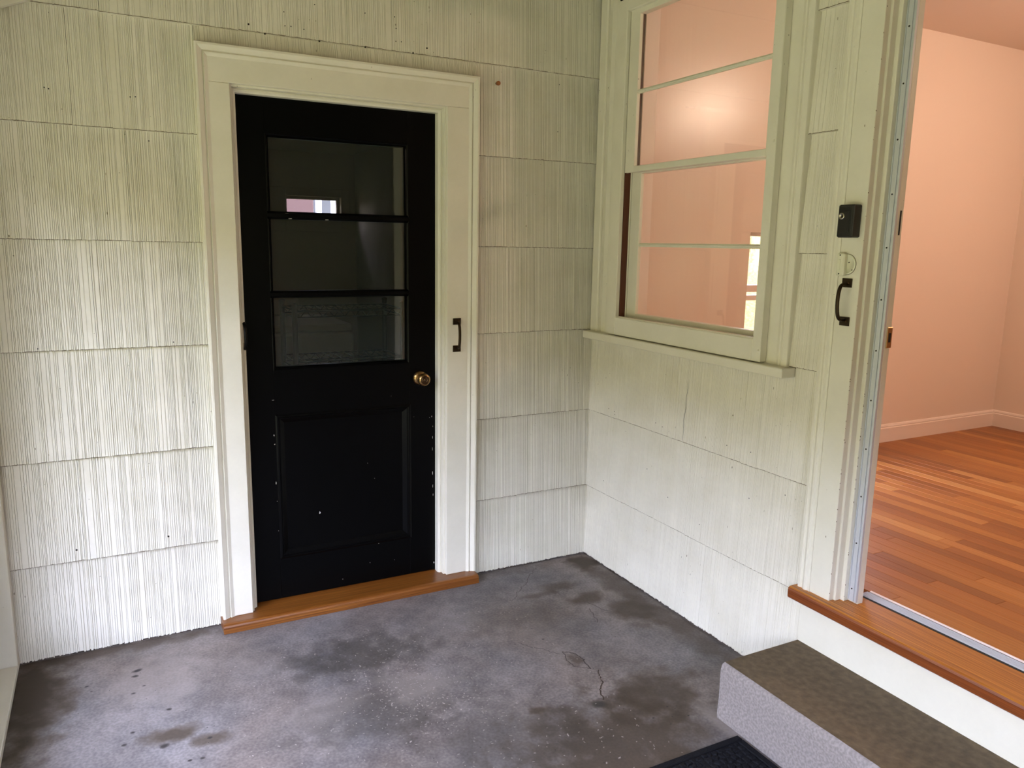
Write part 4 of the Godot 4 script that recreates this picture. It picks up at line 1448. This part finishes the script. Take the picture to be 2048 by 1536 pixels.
func make_laundry():
	var st := S()
	box(st, Vector3(-2.75, -0.15, -4.15), Vector3(0.2, 0.0, -0.14))
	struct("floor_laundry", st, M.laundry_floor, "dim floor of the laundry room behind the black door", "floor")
	st = S()
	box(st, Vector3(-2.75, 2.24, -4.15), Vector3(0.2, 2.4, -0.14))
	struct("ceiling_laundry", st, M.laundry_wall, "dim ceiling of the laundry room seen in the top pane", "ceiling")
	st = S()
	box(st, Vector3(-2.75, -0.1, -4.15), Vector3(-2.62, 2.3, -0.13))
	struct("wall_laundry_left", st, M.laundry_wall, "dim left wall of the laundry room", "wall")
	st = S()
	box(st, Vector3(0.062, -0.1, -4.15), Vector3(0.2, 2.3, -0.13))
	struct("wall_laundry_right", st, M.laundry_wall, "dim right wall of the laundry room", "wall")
	# far wall with a window
	var wl := -0.56
	var wr := -0.07
	var wt := 1.865
	var wb := 1.66
	st = S()
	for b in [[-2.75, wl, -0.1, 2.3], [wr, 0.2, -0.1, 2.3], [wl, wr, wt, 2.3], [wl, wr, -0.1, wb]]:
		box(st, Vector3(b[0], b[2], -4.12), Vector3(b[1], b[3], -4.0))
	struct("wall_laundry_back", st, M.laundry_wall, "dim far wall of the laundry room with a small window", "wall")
	var w := thing("window_3", "small far window seen through the top pane of the black door", "window", Vector3((wl + wr) / 2, wb, -4.0), "structure")
	st = S()
	for b in [[wl - 0.14, wl, wb - 0.1, wt + 0.07], [wr, wr + 0.075, wb - 0.1, wt + 0.07], [wl, wr, wt, wt + 0.07], [wl, wr, wb - 0.1, wb]]:
		box(st, Vector3(b[0], b[2], -4.0), Vector3(b[1], b[3], -3.98), 0.003)
	obj("casing", st, M.laundry_wall, w)
	st = S()
	for b in [[wl, wl + 0.025, wb, wt], [wr - 0.025, wr, wb, wt], [wl, wr, wt - 0.025, wt], [wl, wr, wb, wb + 0.03]]:
		box(st, Vector3(b[0], b[2], -4.08), Vector3(b[1], b[3], -4.04), 0.002)
	obj("sash", st, M.laundry_wall, w)
	st = S()
	box(st, Vector3(wl, wb, -4.062), Vector3(wr, wt, -4.059))
	obj("pane", st, M.glass, w)
	# washing machine
	var t := thing("washing_machine", "pale top-loading washing machine behind the wire shelf", "washing machine", Vector3(-1.12, 0, -1.65))
	st = S()
	box(st, Vector3(-1.50, 0.02, -1.98), Vector3(-0.745, 0.975, -1.32), 0.012)
	obj("body", st, M.appliance, t)
	st = S()
	box(st, Vector3(-1.495, 0.981, -1.98), Vector3(-0.75, 1.022, -1.325), 0.010)
	obj("lid", st, M.appliance, t)
	st = S()
	box(st, Vector3(-1.49, 1.02, -1.98), Vector3(-0.93, 1.14, -1.87), 0.015)
	obj("control_panel", st, M.laundry_wall, t)
	# wire shelf unit
	t = thing("wire_shelf", "black wire shelf unit with round posts behind the lowest door pane", "shelf", Vector3(-1.07, 0, -0.39))
	var xl := -1.300
	var xr := -0.828
	var zf := -0.27
	var zb := -0.52
	for p in [[xl, zf], [xr, zf], [xl, zb], [xr, zb]]:
		st = S()
		tube(st, PackedVector3Array([Vector3(p[0], 0.0, p[1]), Vector3(p[0], 1.222, p[1])]), 0.0115, -1, 10)
		lathe(st, [[0.0135, 0.0], [0.0135, 0.008], [0.0, 0.012]], Transform3D(Basis.IDENTITY, Vector3(p[0], 1.218, p[1])), 10)
		obj("post", st, M.wire, t)
	for y in [1.196, 0.978, 0.60, 0.20]:
		st = S()
		for dy in [0.0, -0.028]:
			for e in [[xl, zf, xr, zf], [xl, zb, xr, zb], [xl, zf, xl, zb], [xr, zf, xr, zb]]:
				tube(st, PackedVector3Array([Vector3(e[0], y + dy, e[1]), Vector3(e[2], y + dy, e[3])]), 0.0032, -1, 6)
		var sh := obj("shelf_frame", st, M.wire, t)
		st = S()
		for k in 15:
			var xx := lerpf(xl, xr, (k + 0.5) / 15.0)
			tube(st, PackedVector3Array([Vector3(xx, y + 0.003, zf), Vector3(xx, y + 0.003, zb)]), 0.0017, -1, 5)
		# zigzag truss along the front and back
		for zz in [zf, zb]:
			for k in 20:
				var xa := lerpf(xl, xr, k / 20.0)
				var xb := lerpf(xl, xr, (k + 1) / 20.0)
				tube(st, PackedVector3Array([Vector3(xa, y if k % 2 == 0 else y - 0.028, zz), Vector3(xb, y - 0.028 if k % 2 == 0 else y, zz)]), 0.0016, -1, 5)
		var wires := obj("shelf_wires", st, M.wire, sh)
		wires.set_meta("kind", "stuff")
	# unseen lamp added to brighten the room, with no known source
	var at := Vector3(-2.2, 2.235, -1.0)
	var lamp := thing("added_laundry_lamp", "unseen ceiling lamp added to brighten the laundry room", "lamp", at)
	st = S()
	lathe(st, [[0.0, 0.0], [0.07, 0.0], [0.075, -0.03], [0.05, -0.06], [0.0, -0.07]], Transform3D(Basis.IDENTITY, at), 20)
	var gm := mat(Color(1, 0.92, 0.85), 0.4)
	gm.emission_enabled = true
	gm.emission = Color(1.0, 0.88, 0.78)
	gm.emission_energy_multiplier = 0.5
	obj("glass_bowl", st, gm, lamp)
	var om := OmniLight3D.new()
	om.name = "added_laundry_light"
	om.light_color = Color(1.0, 0.88, 0.76)
	om.light_energy = 0.16
	om.light_size = 0.06
	om.omni_range = 10.0
	om.omni_attenuation = 2.0
	om.shadow_enabled = true
	om.position = Vector3(0, -0.14, 0)
	lamp.add_child(om)


# ---------------------------------------------------------------- open left side of the porch

func make_left_side():
	var xi := -2.346
	var xo := -2.402
	var t := thing("wall_left", "open left side of the porch framed by cream posts and sill", "wall", Vector3(-2.40, 0, 1.8), "structure")
	var st := S()
	box(st, Vector3(xo, 0.0, -0.0205), Vector3(xi, 2.3, 0.050), 0.002)
	obj("corner_post", st, M.trim, t)
	st = S()
	box(st, Vector3(xo, 0.0, 0.050), Vector3(xi, 0.026, 3.68), 0.003)
	obj("sill", st, M.trim, t)
	st = S()
	box(st, Vector3(-2.52, -0.05, -0.14), Vector3(xo, 2.3, 0.30), 0.002)
	box(st, Vector3(-2.52, -0.05, 3.40), Vector3(xo, 2.3, 3.70), 0.002)
	obj("end_stile", st, M.trim, t)
	st = S()
	box(st, Vector3(-2.52, -0.05, 0.30), Vector3(xo, 0.30, 3.40), 0.002)
	obj("added_kick_board", st, M.trim, t)  # unseen low board, added to shade the floor along the sill
	st = S()
	box(st, Vector3(-2.52, 2.01, 0.30), Vector3(xo, 2.3, 3.40), 0.002)
	obj("header", st, M.trim, t)
	for z in [1.22, 2.32]:
		st = S()
		box(st, Vector3(-2.49, 0.30, z - 0.03), Vector3(-2.43, 2.01, z + 0.03), 0.002)
		obj("mullion", st, M.trim, t)


func make_outdoors():
	var st := S()
	quad(st, Vector3(-40, -0.12, -40), Vector3(40, -0.12, -40), Vector3(40, -0.12, 40), Vector3(-40, -0.12, 40), Vector3.UP)
	struct("ground", st, M.lawn, "sunlit green lawn around the porch", "lawn")
	# hedges: lumpy walls of leaves; the first two stand unseen to shape the daylight
	hedge("hedge", Vector3(-11.4, -0.12, -12), Vector3(-11.4, -0.12, 18), 4.8, 2.2, M.hedge, "unseen garden hedge across the lawn, raised to cut low sky light")
	hedge("hedge", Vector3(-9.0, -0.12, 15), Vector3(9, -0.12, 15), 5.0, 2.2, M.hedge, "unseen garden hedge added to cut low light through the front opening")
	hedge("hedge", Vector3(0.9, -0.12, -3.2), Vector3(7.0, -0.12, -3.0), 2.3, 0.8, M.pale_leaves, "sunlit leafy hedge outside the garden window")
	# what the far laundry window looks out on
	st = S()
	box(st, Vector3(-2.2, -0.12, -9.0), Vector3(0.53, 4.5, -7.5), 0.01)
	tag(obj("brick_house", st, M.brick), "red brick house wall seen through the far laundry window", "house", "", "")
	st = S()
	box(st, Vector3(0.6, -0.12, -12.0), Vector3(6.0, 5.0, -9.5), 0.01)
	tag(obj("grey_house", st, M.grey_siding), "grey house side seen between white posts in the far laundry window", "house")
	for x in [0.615, 0.83]:
		st = S()
		lathe(st, [[0.07, 0.0], [0.07, 0.08], [0.05, 0.12], [0.045, 4.0], [0.07, 4.1]], Transform3D(Basis.IDENTITY, Vector3(x, -0.12, -7.6)), 16)
		tag(obj("porch_post", st, M.white_post), "white porch post beside the red brick house, %s" % ("nearest to the brick wall" if x < 0.7 else "farther from the brick wall"), "post", "white porch posts")
	# roofs so that sun and sky enter only through openings
	st = S()
	box(st, Vector3(0.0, 2.80, -0.1), Vector3(3.4, 3.1, 4.5), 0.0)
	struct("ceiling_roof", st, M.roof, "flat grey roof over the pink room", "roof")


func hedge(called: String, a: Vector3, b: Vector3, height: float, thick: float, m: Material, label: String) -> void:
	var st := S()
	var n := noise(101 + int(height * 10), 1.6, 4)
	var along := (b - a)
	var across := along.normalized().cross(Vector3.UP)
	var nu := 90
	var nv := 14
	var grid: Array = []
	for i in nu + 1:
		var row := PackedVector3Array()
		for k in nv + 1:
			var ph := PI * k / nv
			var p := a + along * (float(i) / nu) + across * cos(ph) * thick * 0.5 + Vector3.UP * height * pow(sin(ph), 0.35)
			var q := n.get_noise_3dv(p) * 0.35
			p += across * cos(ph) * q + Vector3.UP * q * sin(ph)
			row.append(p)
		grid.append(row)
	for i in nu:
		for k in nv:
			var ph := PI * (k + 0.5) / nv
			quad(st, grid[i][k], grid[i + 1][k], grid[i + 1][k + 1], grid[i][k + 1], across * cos(ph) + Vector3.UP * sin(ph))
	var o := obj(called, st, m)
	tag(o, label, "hedge", "", "stuff")
